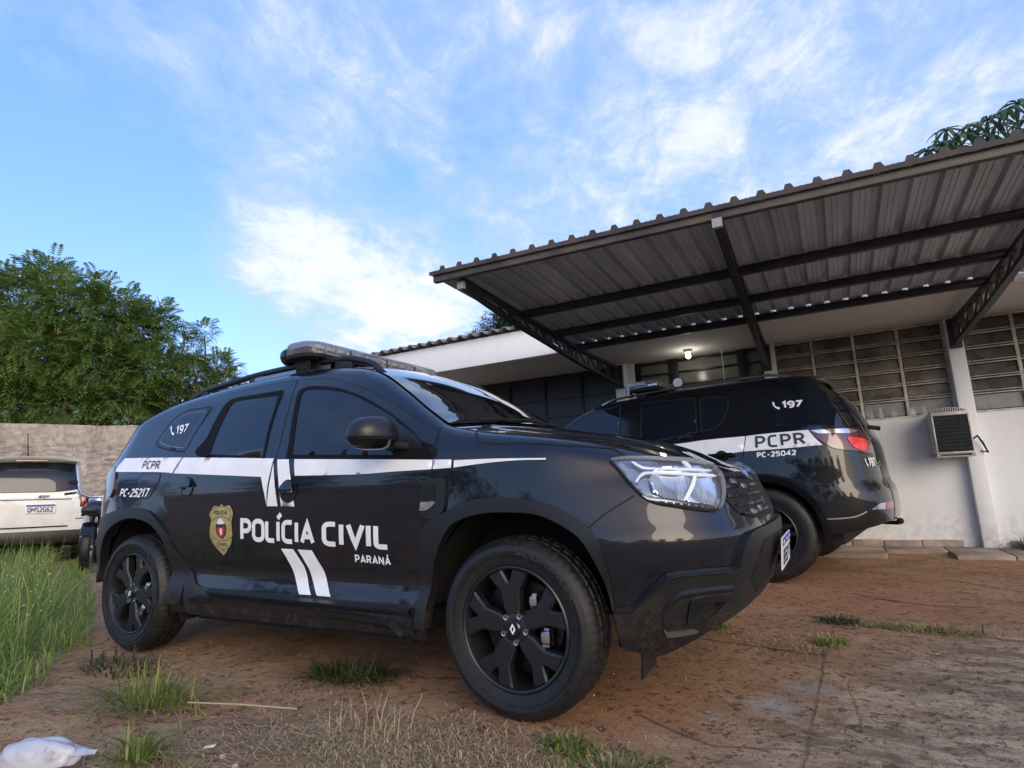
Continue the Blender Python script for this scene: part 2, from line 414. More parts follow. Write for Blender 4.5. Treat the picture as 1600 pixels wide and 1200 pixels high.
def patch(B, outer, off=.003, holes=(), res=.03, flange=0.0, mb=None, mirror=False):
    """a panel lying on the body surface: outline(s) in (u,z)"""
    mb = mb or MB(); v, f = fill2d(outer, holes, res)
    top = B.top(v[:,0]); z = np.minimum(v[:,1], top)
    P3 = B.off(v[:,0], z, off)
    if mirror: P3[:,1] = 2*B.yc-P3[:,1]
    fs = [(t if not mirror else t[::-1]) for t in f]
    # make the faces point out of the body
    a, b, c = (P3[list(fs[0])]); n = np.cross(b-a, c-a); cen = np.array([P3[:,0].mean()*.9+.1, B.yc, .5])
    if n @ (a-cen) < 0: fs = [t[::-1] for t in fs]
    mb.add(P3.tolist(), fs)
    if flange:
        for L in (outer,)+tuple(holes):
            d = dens(L, res); zz = np.minimum(d[:,1], B.top(d[:,0]))
            A = B.off(d[:,0], zz, off); C = B.off(d[:,0], zz, off-flange)
            if mirror: A[:,1] = 2*B.yc-A[:,1]; C[:,1] = 2*B.yc-C[:,1]
            n_ = len(d); mb.add(A.tolist()+C.tolist(), [(i, (i+1) % n_, (i+1) % n_+n_, i+n_) for i in range(n_)])
    return mb
def seam(B, path, w=.007, off=.0035, mb=None, closed=False, res=.02):
    mb = mb or MB(); p = dens(path, res, closed); n = len(p)
    d = np.gradient(p, axis=0) if not closed else np.roll(p, -1, 0)-np.roll(p, 1, 0)
    d /= np.linalg.norm(d, axis=1, keepdims=True)+1e-9; nn = np.stack([-d[:,1], d[:,0]], 1)
    rows = []
    for s_ in (-.5, .5):
        q = p+nn*w*s_; rows.append(B.off(q[:,0], np.minimum(q[:,1], B.top(q[:,0])), off))
    rows = np.array(rows)
    if closed: rows = np.concatenate([rows, rows[:, :1]], 1)
    return mb.grid(rows)
def ledge(B, path, o0, o1, dz, mb=None):
    """a narrow shelf running along a line on the flank: its top face leans outwards"""
    mb = mb or MB(); p = dens(path, .03, False)
    R_ = [B.off(p[:,0], p[:,1], o0), B.off(p[:,0], p[:,1]-dz, o1), B.off(p[:,0], p[:,1]-dz-.004, o1-.002), B.off(p[:,0], p[:,1]-dz-.03, o0)]
    return mb.grid(np.array(R_))
def shell(B, zb, nt=56, du=.02, cut=(), mirror=False):
    us = np.arange(B.umin, B.umax+du, du); us[-1] = B.umax; us = np.minimum(us, B.umax)
    tt = np.linspace(0, 1, nt); tt = 1-(1-tt)**1.15
    U, T_ = np.meshgrid(us, tt, indexing='ij'); Z = zb(U)+(B.top(U)-zb(U))*T_
    P3 = B.point(U, Z)
    if mirror: P3[...,1] = 2*B.yc-P3[...,1]
    a, b = U.shape; v = P3.reshape(-1,3).tolist(); f = []
    cu = ((U[:-1,:-1]+U[1:,1:])/2).ravel(); cz = ((Z[:-1,:-1]+Z[1:,1:])/2).ravel(); keep = np.ones(len(cu), bool)
    for poly in cut: keep &= ~inside(np.stack([cu, cz], 1), poly)
    keep = keep.reshape(a-1, b-1)
    for i in range(a-1):
        for j in range(b-1):
            if keep[i, j]:
                k = i*b+j; f.append((k, k+b, k+b+1, k+1) if not mirror else (k, k+1, k+b+1, k+b))
    return MB().add(v, f)
def topgrid(B, u0, u1, w0, w1, crown, off=0.0, nu=60, nw=40, bulge=None):
    us = np.linspace(u0, u1, nu); ws = np.linspace(w0, w1, nw); U, Wd = np.meshgrid(us, ws, indexing='ij')
    return top_pts(B, U, Wd, crown, off, bulge)
def top_pts(B, U, Wd, crown, off=0.0, bulge=None):
    E = B.point(U, B.top(U)-1e-5); q = 1-np.abs(Wd)**2.2
    x = E[...,0]+(bulge(U) if bulge else 0)*q; y = B.yc+Wd*(B.yc-E[...,1]); z = E[...,2]+crown(U, Wd, q)+off
    return np.stack([x, y, z], -1)
# ------------------------------------------------------------------ stroke lettering
def arc(cx, cy, rx, ry, a0, a1, n=6): return [(cx+rx*math.cos(math.radians(a0+(a1-a0)*i/n)), cy+ry*math.sin(math.radians(a0+(a1-a0)*i/n))) for i in range(n+1)]
GL = {  # width, list of strokes (closed flag, points) in a unit-height cell, stroke centre lines
 'P': (.58, [(0, [(0,0),(0,1),(.28,1)]+arc(.28,.72,.24,.28,90,-90)+[(0,.44)])]),
 'O': (.64, [(1, [(0,.24)]+[(0,.76)]+arc(.25,.76,.25,.24,180,90,4)[1:]+arc(.33,.76,.25,.24,90,0,4)+[(.58,.24)]+arc(.33,.24,.25,.24,0,-90,4)[1:]+arc(.25,.24,.25,.24,-90,-180,4)[:-1])]),
 'L': (.48, [(0, [(0,1),(0,.16)]+arc(.16,.16,.16,.16,180,270,4)[1:]+[(.44,0)])]),
 'I': (.16, [(0, [(.03,0),(.03,1)])]),
 'C': (.56, [(0, [(.5,1),(.24,1)]+arc(.24,.76,.24,.24,90,180,5)[1:]+arc(.24,.24,.24,.24,180,270,5)+[(.5,0)])]),
 'A': (.66, [(0, [(0,0),(.30,1),(.60,0)]), (0, [(.12,.30),(.48,.30)])]),
 'V': (.64, [(0, [(0,1),(.30,0),(.60,1)])]),
 'R': (.62, [(0, [(0,0),(0,1),(.28,1)]+arc(.28,.74,.24,.26,90,-90)+[(0,.48)]), (0, [(.26,.48),(.54,0)])]),
 'N': (.66, [(0, [(0,0),(0,1),(.56,0),(.56,1)])]),
 'S': (.56, [(0, [(.5,1),(.22,1)]+arc(.22,.76,.22,.24,90,270,6)[1:]+arc(.28,.26,.22,.26,90,-90,6)+[(0,0)])]),
 'Q': (.66, [(1, arc(.29,.5,.29,.5,0,345,20)), (0, [(.36,.25),(.6,-.05)])]),
 'M': (.78, [(0, [(0,0),(0,1),(.34,.35),(.68,1),(.68,0)])]),
 'G': (.62, [(0, [(.52,.9),(.3,1)]+arc(.28,.5,.28,.5,90,270,8)+[(.54,.08),(.54,.45),(.32,.45)])]),
 'E': (.5, [(0, [(.46,1),(0,1),(0,0),(.46,0)]), (0, [(0,.5),(.4,.5)])]),
 'J': (.45, [(0, [(.38,1),(.38,.2)]+arc(.2,.2,.18,.2,0,-150,5))]),
 'B': (.6, [(0, [(0,0),(0,1),(.28,1)]+arc(.28,.76,.22,.24,90,-90)+[(0,.52)]), (0, [(.28,.52)]+arc(.28,.26,.25,.26,90,-90)+[(0,0)])]),
 'Z': (.56, [(0, [(0,1),(.5,1),(0,0),(.5,0)])]),
 'X': (.6, [(0, [(0,0),(.54,1)]), (0, [(0,1),(.54,0)])]),
 'T': (.56, [(0, [(0,1),(.52,1)]), (0, [(.26,1),(.26,0)])]),
 '1': (.36, [(0, [(0,.80),(.20,1),(.20,0)])]),
 '9': (.58, [(0, [(.1,0),(.22,0)]+arc(.22,.28,.30,.28,-90,0,5)[1:]+[(.52,.72)]+arc(.26,.72,.26,.28,0,90,5)[1:]+arc(.26,.72,.26,.28,90,270,8)[1:]+[(.52,.44)])]),
 '7': (.52, [(0, [(0,1),(.5,1),(.16,0)])]),
 '2': (.56, [(0, [(0,.82)]+arc(.25,.74,.25,.26,150,0,6)+[(.5,.66),(.02,0),(.52,0)])]),
 '5': (.56, [(0, [(.5,1),(.05,1),(.02,.56),(.24,.60)]+arc(.24,.30,.27,.30,90,-90,6)+[(0,0)])]),
 '0': (.62, [(1, [(0,.26),(0,.74)]+arc(.27,.74,.27,.26,180,0,8)[1:]+[(.54,.26)]+arc(.27,.26,.27,.26,0,-180,8)[1:-1])]),
 '4': (.60, [(0, [(.40,0),(.40,1),(0,.28),(.56,.28)])]),
 '6': (.58, [(0, [(.44,1),(.26,1)]+arc(.26,.7,.26,.3,90,180,5)[1:]+[(0,.3)]+arc(.26,.28,.26,.28,180,-180,12)[1:])]),
 '-': (.42, [(0, [(.02,.40),(.34,.40)])]),
 '/': (.4, [(0, [(0,0),(.34,1)])]), '.': (.2, [(0, [(.03,0),(.03,.12)])]), ' ': (.36, []),
 '\u00cd': (.16, [(0, [(.03,0),(.03,1)]), (0, [(.0,1.18),(.20,1.42)])]),
 '\u00c1': (.66, [(0, [(0,0),(.30,1),(.60,0)]), (0, [(.12,.30),(.48,.30)]), (0, [(.26,1.18),(.42,1.40)])]),
 '\u00c7': (.56, [(0, [(.5,1),(.24,1)]+arc(.24,.76,.24,.24,90,180,5)[1:]+arc(.24,.24,.24,.24,180,270,5)+[(.5,0)])]),
 '#': (.62, [(0, [(.0,.98),(.02,.62),(.16,.28),(.40,.06),(.56,.02)]), (0, [(.0,.96),(.12,.66)]), (0, [(.34,.20),(.58,.06)])]),
}
def stroke_quads(pts, th, closed):
    P = np.array(pts, float); n = len(P)
    keep = [0]+[i for i in range(1, n) if np.hypot(*(P[i]-P[i-1])) > 1e-4]; P = P[keep]; n = len(P)
    L, R = [], []
    for i in range(n):
        a = P[i-1] if (closed or i > 0) else None; b = P[i]; c = P[(i+1) % n] if (closed or i < n-1) else None
        d1 = (b-a)/np.hypot(*(b-a)) if a is not None else None; d2 = (c-b)/np.hypot(*(c-b)) if c is not None else None
        if d1 is None: d1 = d2
        if d2 is None: d2 = d1
        n1 = np.array([-d1[1], d1[0]]); n2 = np.array([-d2[1], d2[0]]); m = n1+n2; k = np.hypot(*m)
        m = m/k if k > 1e-6 else n1; s = min(1/max(m@n1, .35), 2.2)
        L.append(b+m*th/2*s); R.append(b-m*th/2*s)
    return L, R, closed
def text_mesh(txt, fmap, th=.19, gap=.19, mb=None):
    """fmap((x in 0..1 across the whole word, y in 0..1 cap height) arrays) -> 3D points. the stroke stays inside the cap height"""
    mb = mb or MB(); x = 0; items = []
    for ch in txt:
        w, st = GL[ch]; items.append((x, st)); x += w+gap
    tot = x-gap+th*.0
    for x0, st in items:
        for cl, pts in st:
            q = [(a+x0, th/2+b*(1-th)) for a, b in pts]
            d = []
            for i in range(len(q)-(0 if cl else 1)):
                a, b = np.array(q[i]), np.array(q[(i+1) % len(q)]); k = max(1, int(np.hypot(*(b-a))/.25)); d += [a+(b-a)*j/k for j in range(k)]
            if not cl: d.append(np.array(q[-1]))
            L, R, c = stroke_quads(d, th, cl)
            A = np.array(L+R); A3 = fmap((A[:,0]+th/2)/(tot+th), A[:,1]); n = len(L)
            mb.add(np.asarray(A3).tolist(), [(i, (i+1) % n, (i+1) % n+n, i+n) for i in range(n if cl else n-1)])
    return mb
def on_body(B, q, off=.004):
    bl, br, tl, tr = [np.array(p, float) for p in q]
    def fm(x, y):
        x = np.asarray(x)[:,None]; y = np.asarray(y)[:,None]
        p = (bl*(1-x)+br*x)*(1-y)+(tl*(1-x)+tr*x)*y
        return B.off(p[:,0], np.minimum(p[:,1], B.top(p[:,0])), off)
    return fm
def on_plane(o, ex, ey):
    o, ex, ey = map(np.array, (o, ex, ey))
    return lambda x, y: o[None]+np.asarray(x)[:,None]*ex[None]+np.asarray(y)[:,None]*ey[None]
# outlines on the car flanks in metres: (distance along the flank, height)
DATA_DU = {
 'quarter_glass': [[0.47,1.445],[0.47,1.445],[0.327,1.45],[0.198,1.441],[0.102,1.391],[0.065,1.308],[0.042,1.257],[0.074,1.226],[0.187,1.197],[0.365,1.171],[0.407,1.181],[0.425,1.259],[0.449,1.348]],
 'quarter_trim': [[0.495,1.448],[0.495,1.448],[0.317,1.462],[0.166,1.458],[0.058,1.411],[0.013,1.328],[-0.009,1.256],[0.012,1.207],[0.142,1.188],[0.351,1.155],[0.439,1.169],[0.458,1.246],[0.475,1.346]],
 'rear_trim': [[1.104,1.478],[1.104,1.478],[0.908,1.479],[0.686,1.479],[0.619,1.457],[0.596,1.406],[0.583,1.315],[0.572,1.228],[0.518,1.173],[0.54,1.141],[0.635,1.121],[1.173,1.083],[1.173,1.083],[1.14,1.239],[1.123,1.394],[1.117,1.454]],
 'rear_glass': [[1.085,1.448],[1.085,1.448],[0.75,1.455],[0.681,1.436],[0.669,1.368],[0.665,1.249],[0.675,1.133],[0.675,1.133],[1.159,1.09],[1.159,1.09],[1.123,1.24],[1.108,1.362]],
 'front_trim': [[1.349,1.071],[1.349,1.071],[1.331,1.161],[1.289,1.307],[1.255,1.432],[1.27,1.467],[1.343,1.472],[1.478,1.453],[1.628,1.415],[1.815,1.344],[1.944,1.279],[2.048,1.222],[2.137,1.166],[2.222,1.099],[2.256,1.057],[2.286,1.014],[2.286,1.014]],
 'front_glass': [[1.394,1.086],[1.394,1.086],[1.348,1.23],[1.305,1.379],[1.299,1.444],[1.369,1.45],[1.529,1.425],[1.676,1.385],[1.848,1.313],[2.01,1.235],[2.045,1.215],[2.045,1.215],[2.088,1.043],[2.088,1.043]],
 'rear_door': [[0.57,1.514],[0.57,1.514],[0.88,1.531],[1.185,1.533],[1.185,1.533],[1.214,1.408],[1.241,1.239],[1.267,1.076],[1.241,0.948],[1.23,0.866],[1.228,0.784],[1.225,0.597],[1.232,0.461],[1.221,0.393],[1.221,0.393],[1.018,0.395],[0.746,0.394],[0.645,0.403],[0.587,0.435],[0.526,0.496],[0.526,0.496],[0.463,0.575],[0.409,0.675],[0.353,0.777],[0.319,0.861],[0.309,0.908],[0.316,0.974],[0.363,1.038],[0.4,1.132],[0.417,1.269],[0.493,1.385],[0.56,1.462]],
 'front_door': [[1.197,1.531],[1.197,1.531],[1.419,1.512],[1.603,1.464],[1.767,1.407],[1.924,1.336],[2.047,1.273],[2.206,1.186],[2.306,1.144],[2.306,1.144],[2.308,1.068],[2.299,0.949],[2.294,0.929],[2.263,0.902],[2.251,0.841],[2.239,0.745],[2.22,0.622],[2.205,0.541],[2.193,0.43],[2.193,0.43],[2.178,0.387],[2.178,0.387],[1.8,0.387],[1.48,0.389],[1.147,0.39],[1.147,0.39],[1.232,0.461],[1.232,0.461],[1.22,0.597],[1.231,0.784],[1.235,0.866],[1.249,0.948],[1.273,1.076],[1.25,1.238],[1.222,1.407]],
 'stripe_a': [[-0.258,1.166],[-0.258,1.166],[0.084,1.149],[0.404,1.131],[0.404,1.131],[0.362,1.04],[0.362,1.04],[0.224,1.053],[-0.346,1.081],[-0.346,1.081]],
 'stripe_b': [[0.417,1.13],[0.417,1.13],[0.846,1.103],[1.254,1.076],[1.254,1.076],[1.25,1.031],[1.241,0.965],[1.232,0.899],[1.232,0.831],[1.232,0.831],[1.211,0.9],[1.178,0.984],[1.178,0.984],[0.844,1.007],[0.376,1.039],[0.376,1.039]],
 'stripe_c': [[1.26,1.051],[1.26,1.051],[1.286,0.963],[1.316,0.829],[1.316,0.829],[1.234,0.831],[1.234,0.831],[1.242,0.899],[1.255,0.981]],
 'stripe_d': [[1.284,1.069],[1.284,1.069],[1.374,1.064],[1.374,1.064],[1.412,0.954],[1.441,0.825],[1.441,0.825],[1.342,0.829],[1.342,0.829],[1.317,0.962]],
 'stripe_e': [[1.415,1.063],[1.415,1.063],[1.861,1.036],[2.306,1.009],[2.306,1.009],[2.302,0.968],[2.302,0.968],[2.085,0.968],[1.85,0.966],[1.437,0.978],[1.437,0.978]],
 'stripe_f': [[2.311,1.009],[2.311,1.009],[2.406,1.004],[2.406,1.004],[2.405,0.969],[2.405,0.969],[2.307,0.968],[2.307,0.968]],
 'stripe_g': [[2.419,1.0],[2.419,1.0],[2.627,0.995],[2.851,0.984],[2.851,0.984],[2.851,0.978],[2.851,0.978],[2.74,0.982],[2.627,0.981],[2.518,0.976],[2.418,0.969],[2.418,0.969]],
 'band_a': [[1.318,0.616],[1.318,0.616],[1.407,0.615],[1.407,0.615],[1.445,0.566],[1.471,0.525],[1.49,0.452],[1.529,0.397],[1.529,0.397],[1.445,0.396],[1.445,0.396],[1.398,0.462],[1.381,0.513],[1.357,0.559]],
 'band_b': [[1.44,0.614],[1.44,0.614],[1.54,0.611],[1.54,0.611],[1.573,0.56],[1.601,0.516],[1.621,0.456],[1.662,0.396],[1.662,0.396],[1.569,0.396],[1.569,0.396],[1.521,0.46],[1.501,0.517],[1.472,0.567]],
 'badge': [[0.864,0.848],[0.886,0.837],[0.93,0.841],[0.947,0.823],[0.958,0.805],[0.955,0.784],[0.944,0.759],[0.943,0.728],[0.945,0.692],[0.935,0.661],[0.917,0.63],[0.881,0.599],[0.848,0.575],[0.814,0.597],[0.778,0.624],[0.756,0.655],[0.748,0.686],[0.754,0.723],[0.768,0.76],[0.758,0.784],[0.756,0.8],[0.776,0.823],[0.798,0.84],[0.84,0.838]],
 'fuel_door': [[0.051,1.053],[0.13,1.053],[0.209,1.049],[0.236,1.035],[0.23,0.996],[0.204,0.959],[0.181,0.926],[0.157,0.905],[0.131,0.899],[0.039,0.899],[-0.053,0.906],[-0.047,0.938],[-0.026,0.979],[0.002,1.025]],
 'handle_rear': [[0.538,0.953]],
 'handle_front': [[1.395,0.902]],
 'front_arch_out': [[2.201,0.454],[2.201,0.454],[2.233,0.677],[2.268,0.731],[2.316,0.764],[2.374,0.781],[2.422,0.805],[2.506,0.828],[2.631,0.839],[2.741,0.832],[2.842,0.814],[2.917,0.782],[2.978,0.746],[3.003,0.728],[3.039,0.682],[3.062,0.62],[3.078,0.546],[3.084,0.471],[3.084,0.434],[3.084,0.434]],
 'front_arch_in': [[2.26,0.419],[2.276,0.492],[2.318,0.612],[2.395,0.719],[2.472,0.758],[2.585,0.779],[2.704,0.78],[2.815,0.769],[2.904,0.732],[2.979,0.683],[3.018,0.626],[3.047,0.563],[3.061,0.523],[3.076,0.443],[3.086,0.332]],
 'rear_arch_in': [[-0.464,0.373],[-0.434,0.497],[-0.344,0.641],[-0.225,0.728],[-0.053,0.78],[0.104,0.775],[0.235,0.736],[0.328,0.657],[0.378,0.557],[0.401,0.49]],
 'rear_arch_out': [[-0.456,0.782],[-0.203,0.827],[-0.014,0.846],[0.126,0.835],[0.227,0.802],[0.353,0.703],[0.383,0.648],[0.464,0.566],[0.532,0.494],[0.532,0.494]],
 'sill_top': [[0.404,0.492],[0.533,0.49],[0.601,0.418],[0.688,0.398],[1.018,0.393],[1.227,0.391],[1.48,0.389],[1.799,0.386],[2.178,0.386]],
 'sill_ridge': [[0.608,0.345],[0.638,0.353],[0.746,0.356],[1.146,0.353],[1.716,0.341],[1.588,0.34],[1.797,0.339],[2.028,0.325],[2.068,0.314],[2.126,0.283]],
 'headlight': [[3.099,0.96],[3.099,0.96],[3.155,0.962],[3.236,0.958],[3.331,0.952],[3.445,0.945],[3.578,0.936],[3.658,0.923],[3.655,0.903],[3.645,0.881],[3.624,0.853],[3.598,0.822],[3.57,0.793],[3.539,0.767],[3.512,0.759],[3.464,0.764],[3.407,0.772],[3.354,0.782],[3.302,0.791],[3.264,0.801],[3.233,0.817],[3.206,0.839],[3.178,0.87],[3.152,0.901],[3.125,0.933]],
 'drl_top': [[3.184,0.943],[3.199,0.942],[3.233,0.925],[3.304,0.916],[3.444,0.908],[3.584,0.899],[3.57,0.892],[3.436,0.9],[3.301,0.909],[3.228,0.917]],
 'drl_mid': [[3.197,0.869],[3.201,0.877],[3.225,0.899],[3.258,0.904],[3.384,0.895],[3.581,0.881],[3.569,0.873],[3.378,0.886],[3.268,0.894],[3.235,0.891],[3.214,0.878],[3.205,0.865]],
 'drl_bar': [[3.454,0.877],[3.47,0.875],[3.394,0.802],[3.379,0.804]],
 'drl_up': [[3.436,0.933],[3.469,0.932],[3.475,0.91],[3.453,0.911]],
 'hl_slats': [[3.22,0.827],[3.247,0.816],[3.28,0.81],[3.346,0.801],[3.444,0.785],[3.526,0.777],[3.515,0.769],[3.439,0.776],[3.343,0.789],[3.271,0.803],[3.239,0.81]],
 'cladding_front': [[3.084,0.432],[3.084,0.432],[3.144,0.431],[3.144,0.431],[3.214,0.489],[3.282,0.542],[3.329,0.554],[3.431,0.555],[3.587,0.547],[3.587,0.547],[3.602,0.591],[3.626,0.642],[3.705,0.667],[3.925,0.671],[4.182,0.639]],
 'clad_bottom': [[3.079,0.414],[3.089,0.356],[3.099,0.296],[3.141,0.285],[3.212,0.254],[3.281,0.259],[3.385,0.306],[3.551,0.367],[3.787,0.421]],
 'clad_inner': [[4.021,0.622],[3.77,0.64],[3.712,0.603],[3.676,0.553],[3.621,0.5],[3.567,0.474]],
 'fog': [[3.26,0.426],[3.273,0.449],[3.305,0.477],[3.337,0.493],[3.438,0.498],[3.557,0.495],[3.557,0.495],[3.562,0.474],[3.562,0.474],[3.456,0.475],[3.384,0.471],[3.361,0.451],[3.355,0.422],[3.354,0.384],[3.384,0.37],[3.429,0.38],[3.379,0.343],[3.32,0.35],[3.281,0.356],[3.264,0.379]],
 'fog_hole': [[3.384,0.471],[3.456,0.475],[3.567,0.474],[3.531,0.435],[3.475,0.4],[3.425,0.378],[3.384,0.37],[3.355,0.381],[3.355,0.422],[3.361,0.451]],
 'fog_strip': [[3.261,0.367],[3.278,0.355],[3.334,0.353],[3.389,0.357],[3.404,0.345],[3.342,0.338],[3.281,0.335],[3.265,0.349]],
 'vent': [[2.294,0.929],[2.294,0.929],[2.378,0.927],[2.378,0.927],[2.378,0.838],[2.365,0.785],[2.325,0.764],[2.269,0.758],[2.236,0.779],[2.238,0.813],[2.253,0.882],[2.263,0.916]],
 'vent_lamp': [[2.251,0.83],[2.251,0.83],[2.318,0.83],[2.318,0.83],[2.318,0.813],[2.28,0.794],[2.242,0.794],[2.242,0.794]],
 'vent_mesh': [[2.267,0.902],[2.326,0.9],[2.324,0.838],[2.254,0.839]],
 'bumper_seam': [[2.979,0.686],[3.027,0.727],[3.086,0.771],[3.191,0.828]],
 'hood_seam': [[2.494,1.116],[2.524,1.084],[2.546,1.067],[2.62,1.059],[2.73,1.053],[2.831,1.044],[2.954,1.029],[3.08,1.015],[3.108,1.011],[3.155,0.983],[3.182,0.965]],
 'fender_seam': [[2.306,1.156],[2.315,1.103],[2.308,1.068],[2.299,0.949],[2.294,0.93]],
 'tail_lamp': [[-0.393,1.099],[-0.348,1.113],[-0.276,1.058],[-0.263,1.006],[-0.261,0.944],[-0.313,0.915],[-0.382,1.01],[-0.418,1.063]],
 'q_polic': [[1.008,0.652],[2.049,0.621],[1.02,0.773],[2.061,0.736]],
 'q_parana': [[1.82,0.559],[2.039,0.551],[1.823,0.597],[2.04,0.59]],
 'q_pcpr': [[0.012,1.083],[0.215,1.07],[0.004,1.134],[0.2,1.124]],
 'q_pc': [[-0.173,0.918],[0.145,0.903],[-0.161,0.967],[0.162,0.96]],
 'q_197': [[0.23,1.284],[0.335,1.292],[0.192,1.346],[0.32,1.351]],
 'q_phone': [[0.171,1.281],[0.219,1.281],[0.117,1.357],[0.173,1.356]],
}
DATA_TB = {
 'g_front': [[-2.156,1.405],[-2.156,1.405],[-2.246,1.321],[-1.687,1.63],[-1.337,1.648],[-1.337,1.648],[-1.323,1.321],[-1.323,1.321],[-1.693,1.374]],
 'g_rear': [[-1.108,1.645],[-1.108,1.645],[-0.555,1.632],[-0.555,1.632],[-0.527,1.294],[-0.527,1.294],[-0.922,1.244],[-1.091,1.266],[-1.091,1.266]],
 'g_q': [[-0.508,1.627],[-0.508,1.627],[-0.348,1.611],[-0.266,1.595],[-0.241,1.569],[-0.244,1.495],[-0.274,1.401],[-0.316,1.345],[-0.374,1.309],[-0.485,1.294],[-0.485,1.294]],
 'dlo': [[-2.134,1.422],[-2.134,1.422],[-1.85,1.607],[-2.107,1.445],[-1.356,1.686],[-0.96,1.682],[-0.549,1.66],[-0.319,1.632],[-0.245,1.611],[-0.218,1.566],[-0.222,1.493],[-0.259,1.384],[-0.309,1.325],[-0.374,1.286],[-0.612,1.244],[-0.896,1.222],[-1.096,1.222],[-1.096,1.222]],
 'g_back': [[0.01,1.569],[0.01,1.569],[0.238,1.598],[0.98,1.627],[0.98,1.627],[0.937,1.484],[0.93,1.321],[0.96,1.239],[0.96,1.239],[0.478,1.263],[0.2,1.286],[0.098,1.325],[0.034,1.448]],
 'stripe_l': [[-0.751,1.198],[-0.751,1.198],[-0.461,1.214],[-0.094,1.219],[-0.094,1.219],[-0.116,1.086],[-0.116,1.086],[-0.29,1.076],[-0.507,1.059],[-0.507,1.059]],
 'stripe_r': [[-0.085,1.219],[-0.085,1.219],[0.095,1.226],[0.413,1.228],[0.413,1.228],[0.455,1.161],[0.508,1.096],[0.508,1.096],[0.216,1.088],[-0.109,1.086],[-0.109,1.086]],
 'fuel': [[0.397,1.014]],
 'lamp': [[0.423,1.224],[0.423,1.224],[0.554,1.224],[0.765,1.224],[0.987,1.212],[1.065,1.155],[1.121,1.08],[1.1,1.006],[1.1,1.006],[0.924,1.02],[0.83,1.034],[0.684,1.046],[0.578,1.07],[0.511,1.123],[0.467,1.16]],
 'lamp_white': [[0.429,1.22],[0.429,1.22],[0.582,1.218],[0.772,1.217],[0.973,1.202],[0.973,1.202],[0.777,1.18],[0.602,1.185],[0.495,1.188]],
 'lamp_red': [[0.745,1.147],[0.89,1.139],[0.993,1.126],[0.982,1.072],[0.905,1.035],[0.778,1.067],[0.739,1.114]],
 'reflector': [[0.807,0.571],[0.807,0.571],[0.878,0.604],[0.948,0.617],[1.177,0.616],[1.177,0.616],[1.165,0.567],[1.165,0.567],[0.961,0.568]],
 'refl_red': [[1.006,0.62],[1.006,0.62],[1.177,0.616],[1.177,0.616],[1.165,0.567],[1.165,0.567],[0.989,0.569],[0.989,0.569]],
 'chrome': [[0.43,0.515],[0.561,0.517],[0.679,0.528],[0.788,0.56],[0.793,0.551],[0.691,0.518],[0.572,0.507],[0.429,0.505]],
 'crease': [[0.441,0.697],[0.509,0.733],[0.601,0.736],[0.746,0.714],[0.784,0.696],[0.642,0.699],[0.527,0.701]],
 'arch_in': [[-0.145,0.822],[-0.023,0.841],[0.129,0.831],[0.256,0.767],[0.338,0.656],[0.378,0.516],[0.382,0.415]],
 'arch_out': [[-0.16,0.877],[-0.017,0.902],[0.135,0.886],[0.264,0.832],[0.368,0.706],[0.414,0.566],[0.411,0.377]],
 'seam_r': [[-0.086,1.219],[-0.118,1.061],[-0.145,0.98],[-0.174,0.919]],
 'seam_b': [[0.55,1.049],[0.551,0.953],[0.539,0.814]],
 'q_pcpr': [[-0.012,1.101],[0.402,1.11],[-0.011,1.21],[0.387,1.21]],
 'q_pc': [[-0.005,1.024],[0.311,1.027],[-0.004,1.07],[0.311,1.072]],
 'q_197': [[0.221,1.434],[0.375,1.427],[0.211,1.499],[0.385,1.491]],
 'q_phone': [[0.148,1.428],[0.211,1.427],[0.136,1.511],[0.194,1.51]],
 'q_197t': [[0.973,0.896],[1.152,0.899],[1.013,0.985],[1.209,0.963]],
}
# ------------------------------------------------------------------ wheels
def prism_bev(mb, poly, y0, y1, b):
    """prism whose front edge (y0) is chamfered"""
    P = np.array(poly, float); n = len(P); out = []
    area = sum(P[i][0]*P[(i+1)%n][1]-P[(i+1)%n][0]*P[i][1] for i in range(n)); sg = 1 if area > 0 else -1
    for i in range(n):
        d1 = P[i]-P[i-1]; d2 = P[(i+1)%n]-P[i]; d1 /= np.hypot(*d1); d2 /= np.hypot(*d2)
        n1 = np.array([-d1[1], d1[0]])*sg; n2 = np.array([-d2[1], d2[0]])*sg; m = n1+n2; m /= np.hypot(*m)
        out.append(P[i]+m*b/max(m@n1, .4))
    o = [(x, y0, z) for x, z in out]+[(x, y0+b, z) for x, z in P]+[(x, y1, z) for x, z in P]
    f = [tuple(range(n))]+[(i+k*n, (i+1)%n+k*n, (i+1)%n+(k+1)*n, i+(k+1)*n) for k in (0,1) for i in range(n)]
    return mb.add(o, f)
